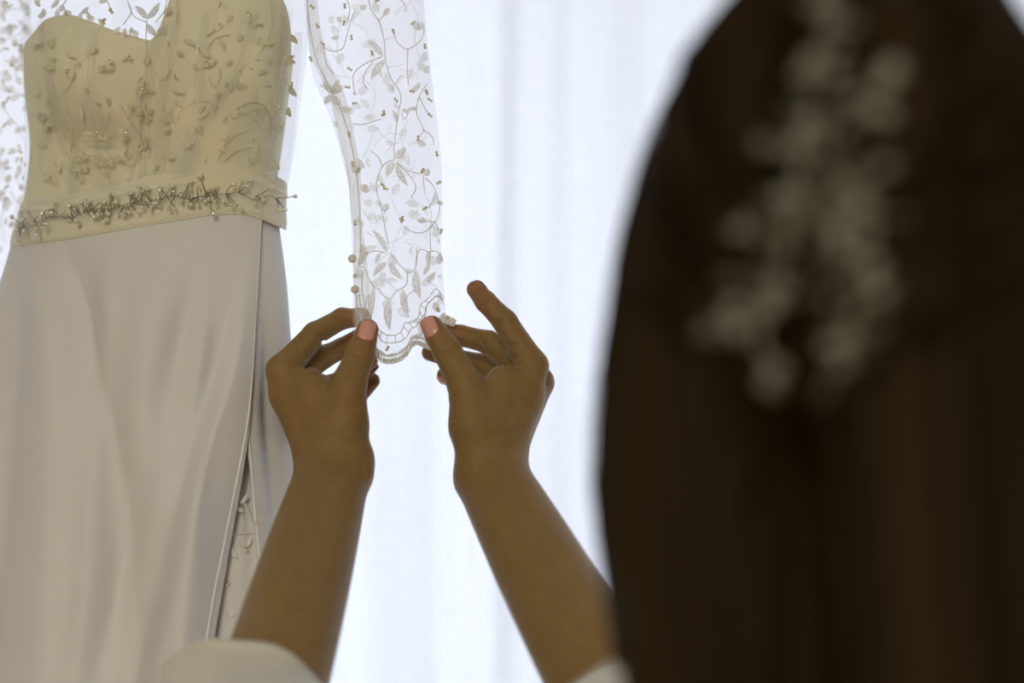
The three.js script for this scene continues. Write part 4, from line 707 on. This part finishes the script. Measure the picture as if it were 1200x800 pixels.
// ---- hair: a full shell over the head with long locks lying on it
{
  const HW = curve([[1.04, 0.07], [1.2, 0.078], [1.3, 0.08], [1.375, 0.0835], [1.405, 0.0875], [1.44, 0.0915], [1.46, 0.091], [1.5, 0.0875], [1.54, 0.0805], [1.58, 0.069], [1.61, 0.056], [1.63, 0.042], [1.643, 0.024], [1.65, 0.0]]);
  const HD = curve([[1.04, 0.15], [1.2, 0.15], [1.3, 0.143], [1.4, 0.13], [1.46, 0.116], [1.52, 0.108], [1.56, 0.104], [1.6, 0.086], [1.63, 0.056], [1.645, 0.028], [1.65, 0.0]]);
  const CX = 0.126, CZ = -0.525, tie = at(915, 450, 0.412);
  const pxOf = (a) => 600 + (CX + 0.092 * Math.cos(a)) / (K * (0.525 - 0.105 * Math.max(0, Math.sin(a))));
  // the hair parts below the ornament, where the hair tied back leaves a deep cleft, and beside it
  const cleft = (a, y) => { if (Math.sin(a) < 0.1) return 0; const x = pxOf(a), low = sstep(tie.y + 0.004, tie.y - 0.03, y), mid = lerp(925, 920, low); return 0.031 * low * sstep(800, 868, x) * (1 - sstep(975, 1020, x)) + 0.015 * (1 - low) * Math.exp(-(((x - 852) / 30) ** 2)) + 0.014 * Math.exp(-(((x - 1148) / 26) ** 2)) - 0.009 * Math.exp(-(((x - 1075) / 32) ** 2)) - 0.003 * Math.exp(-(((x - 748) / 26) ** 2)); };
  const P = (a, y, k = 0) => { const c = Math.cos(a), s = Math.sin(a), e = k - cleft(a, y) * sstep(1.64, 1.6, y), w = HW(y) + e, d = (s > 0 ? HD(y) : HD(y) * 0.8) + e; return V(CX + w * c, y, CZ + d * s); };
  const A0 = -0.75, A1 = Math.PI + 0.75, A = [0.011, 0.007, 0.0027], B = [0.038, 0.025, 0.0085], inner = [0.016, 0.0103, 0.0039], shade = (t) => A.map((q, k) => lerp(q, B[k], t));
  const hm = new THREE.MeshPhysicalMaterial({ color: 0xffffff, vertexColors: true, roughness: 0.5, specularIntensity: 0.06, side: THREE.DoubleSide });
  const paint = (g, c) => { const n = g.attributes.position.count, a = new Float32Array(n * 3); for (let i = 0; i < n; i++) a.set(c, i * 3); g.setAttribute('color', new THREE.BufferAttribute(a, 3)); return g; };
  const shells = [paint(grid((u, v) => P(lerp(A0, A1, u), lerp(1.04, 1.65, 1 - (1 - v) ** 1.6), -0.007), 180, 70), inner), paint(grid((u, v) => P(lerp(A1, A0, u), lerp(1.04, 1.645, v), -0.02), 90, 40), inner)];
  const angOf = (px) => Math.acos(clamp(((px - 600) * K * 0.435 - CX) / 0.092, -1, 1));
  const sheenStreak = (a) => 0.2 + 0.17 * Math.cos(6.283 * (a - 1.66)) + 0.07 * Math.sin(a * 37), locks = [];   // sheen and shade streaks painted into the lock browns, plus slight tuft variation
  for (let i = 0; i < 430; i++) {   // long locks from the crown
    const a = rr(A0, A1), c = shade(clamp(0.45 * rnd() + sheenStreak(a))); if (Math.sin(a) > 0.2 && cleft(a, 1.4) > 0.012 && rnd() < 0.92) continue; const pts = [], ph = rr(0, 6), w = rr(0.004, 0.014), k0 = rr(-0.006, 0.002), top = rr(1.6, 1.648), bot = rr(1.04, 1.15);
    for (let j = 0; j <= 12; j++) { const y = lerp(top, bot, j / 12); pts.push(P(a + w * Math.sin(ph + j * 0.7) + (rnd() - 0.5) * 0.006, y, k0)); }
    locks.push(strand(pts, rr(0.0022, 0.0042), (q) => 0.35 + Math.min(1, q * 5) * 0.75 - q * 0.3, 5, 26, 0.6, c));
  }
  for (let i = 0; i < 90; i++) {    // drawn back from the temples to the ornament
    const left = i % 2 === 0, y0 = rr(1.53, 1.632), a0 = left ? rr(2.5, 3.3) : rr(0.85, 1.3), a1 = left ? angOf(890) : angOf(960), pts = [], y1 = tie.y + rr(-0.004, 0.02) + (y0 - 1.58) * 0.35, k0 = rr(-0.002, 0.002), c = shade(rnd() ** 2 * 0.8);
    for (let j = 0; j <= 9; j++) { const q = j / 9; pts.push(P(lerp(a0, a1, q) + 0.01 * Math.sin(j + i), lerp(y0, y1, q ** 1.4), lerp(-0.009, k0, Math.min(1, q * 3)) + 0.003 * Math.sin(q * 3))); }
    locks.push(strand(pts, rr(0.002, 0.0036), 0.0018, 5, 22, 0.6, c));
  }
  for (const [a, b] of [[880, 800], [890, 770], [872, 815], [900, 835], [940, 1000], [955, 1015], [930, 985], [950, 1030]]) for (let r = 0; r < 4; r++) {   // falling apart below it
    const pts = [], c = shade(rnd() * 0.8), a0 = angOf(a + rr(-8, 8)), a1 = angOf(b + rr(-8, 8));
    for (let j = 0; j <= 10; j++) { const q = j / 10; pts.push(P(lerp(a0, a1, Math.sqrt(q)), lerp(tie.y + 0.002, 1.1, q), 0.002 - 0.004 * q)); }
    locks.push(strand(pts, 0.002, (q) => 0.7 + 0.5 * Math.sin(q * 3), 5, 24, 0.6, c));
  }
  for (let i = 0; i < 80; i++) {    // loose fine hairs at the outline
    const a = i % 4 ? rr(2.7, 3.5) : rr(-0.3, 0.4), pts = [], k0 = rr(0.001, 0.007), top = rr(1.52, 1.645), bot = top - rr(0.12, 0.4), c = shade(rr(0.4, 1));
    for (let j = 0; j <= 8; j++) pts.push(P(a + 0.05 * Math.sin(j * 0.8 + i), lerp(top, bot, j / 8), k0 * Math.sin(Math.PI * Math.min(1, j / 5 + 0.1))));
    locks.push(strand(pts, 0.0005, 0.0002, 4, 20, 1, c));
  }
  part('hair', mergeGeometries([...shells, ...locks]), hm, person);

  // ---- hair vine: wired pearls and leaves, pinned at the back of the head
  const orn = thing('hair_ornament', 'pale wired hair vine of small leaves and pearls pinned in the dark brown hair', 'hair ornament', [0.09, 1.55, -0.42]);
  const wire = std(0.26, 0.235, 0.16, { roughness: 0.4, metalness: 0.7 }), leafM = std(0.095, 0.086, 0.05, { roughness: 0.5 }), pearl = std(0.2, 0.187, 0.13, { roughness: 0.2, clearcoat: 0.7 });
  const on = (px, py, k = 0) => { let d = 0.42, p; for (let i = 0; i < 6; i++) { const q = at(px, py, d), a = Math.acos(clamp((q.x - CX) / Math.max(0.01, HW(q.y)), -1, 1)); p = P(a, q.y, 0.008 + k + cleft(a, q.y) * sstep(1.64, 1.6, q.y)); d = -p.z; } return at(px, py, d); };
  const spine = [[975, -60], [972, 0], [962, 60], [948, 130], [938, 200], [925, 270], [905, 330], [888, 380], [900, 430], [912, 462]], spine2 = [[948, 130], [975, 190], [1000, 250], [1008, 310], [1000, 370], [985, 420]];
  part('wire', strand(spine.map(([x, y]) => on(x, y)), 0.0009, 0.0007, 6, 60), wire, orn); part('wire', strand(spine2.map(([x, y]) => on(x, y)), 0.0009, 0.0006, 6, 40), wire, orn);
  const S1 = curve(spine.map(([x, y]) => [y, x])), S2 = curve(spine2.map(([x, y]) => [y, x]));
  for (let i = 0; i < 92; i++) {
    const second = i % 5 > 2, y = second ? rr(150, 420) : rr(-40, 450), x0 = second ? S2(y) : S1(y), a = rr(-1.1, 1.1) + (rnd() < 0.5 ? Math.PI : 0) - 0.5, l = rr(14, 62) * (y < 90 ? 0.55 : 1), x1 = x0 + Math.cos(a) * l, y1 = y + Math.sin(a) * l;
    part('wire', strand([on(x0, y), on((x0 + x1) / 2, (y + y1) / 2 - 3, 0.003), on(x1, y1, 0.002)], 0.0006, 0.0005, 5, 6), wire, orn);
    if (rnd() < 0.62) part('leaf', leafGeo((px, py, o) => on(px, py, 0.002 + o), x1 - Math.cos(a) * 6, y1 - Math.sin(a) * 6, a, rr(18, 32), rr(9, 15), 0.0008, 0.0014), leafM, orn); else put('pearl', beadGeo, pearl, orn, on(x1, y1, 0.003), rr(0.0018, 0.0034));
  }
  for (const [x, y, r] of [[1045, 85, 0.0042], [1036, 135, 0.0036], [1022, 130, 0.003], [1030, 345, 0.0034], [870, 270, 0.0028], [1012, 240, 0.0036], [860, 360, 0.003], [1035, 100, 0.003]]) { part('wire', strand([on(lerp(x, 960, 0.5), y + 10), on(x, y, 0.002)], 0.0006, 0.0006, 5, 4), wire, orn); put('pearl', beadGeo, pearl, orn, on(x, y, 0.003), r); }
}
renderer.render(scene, camera);
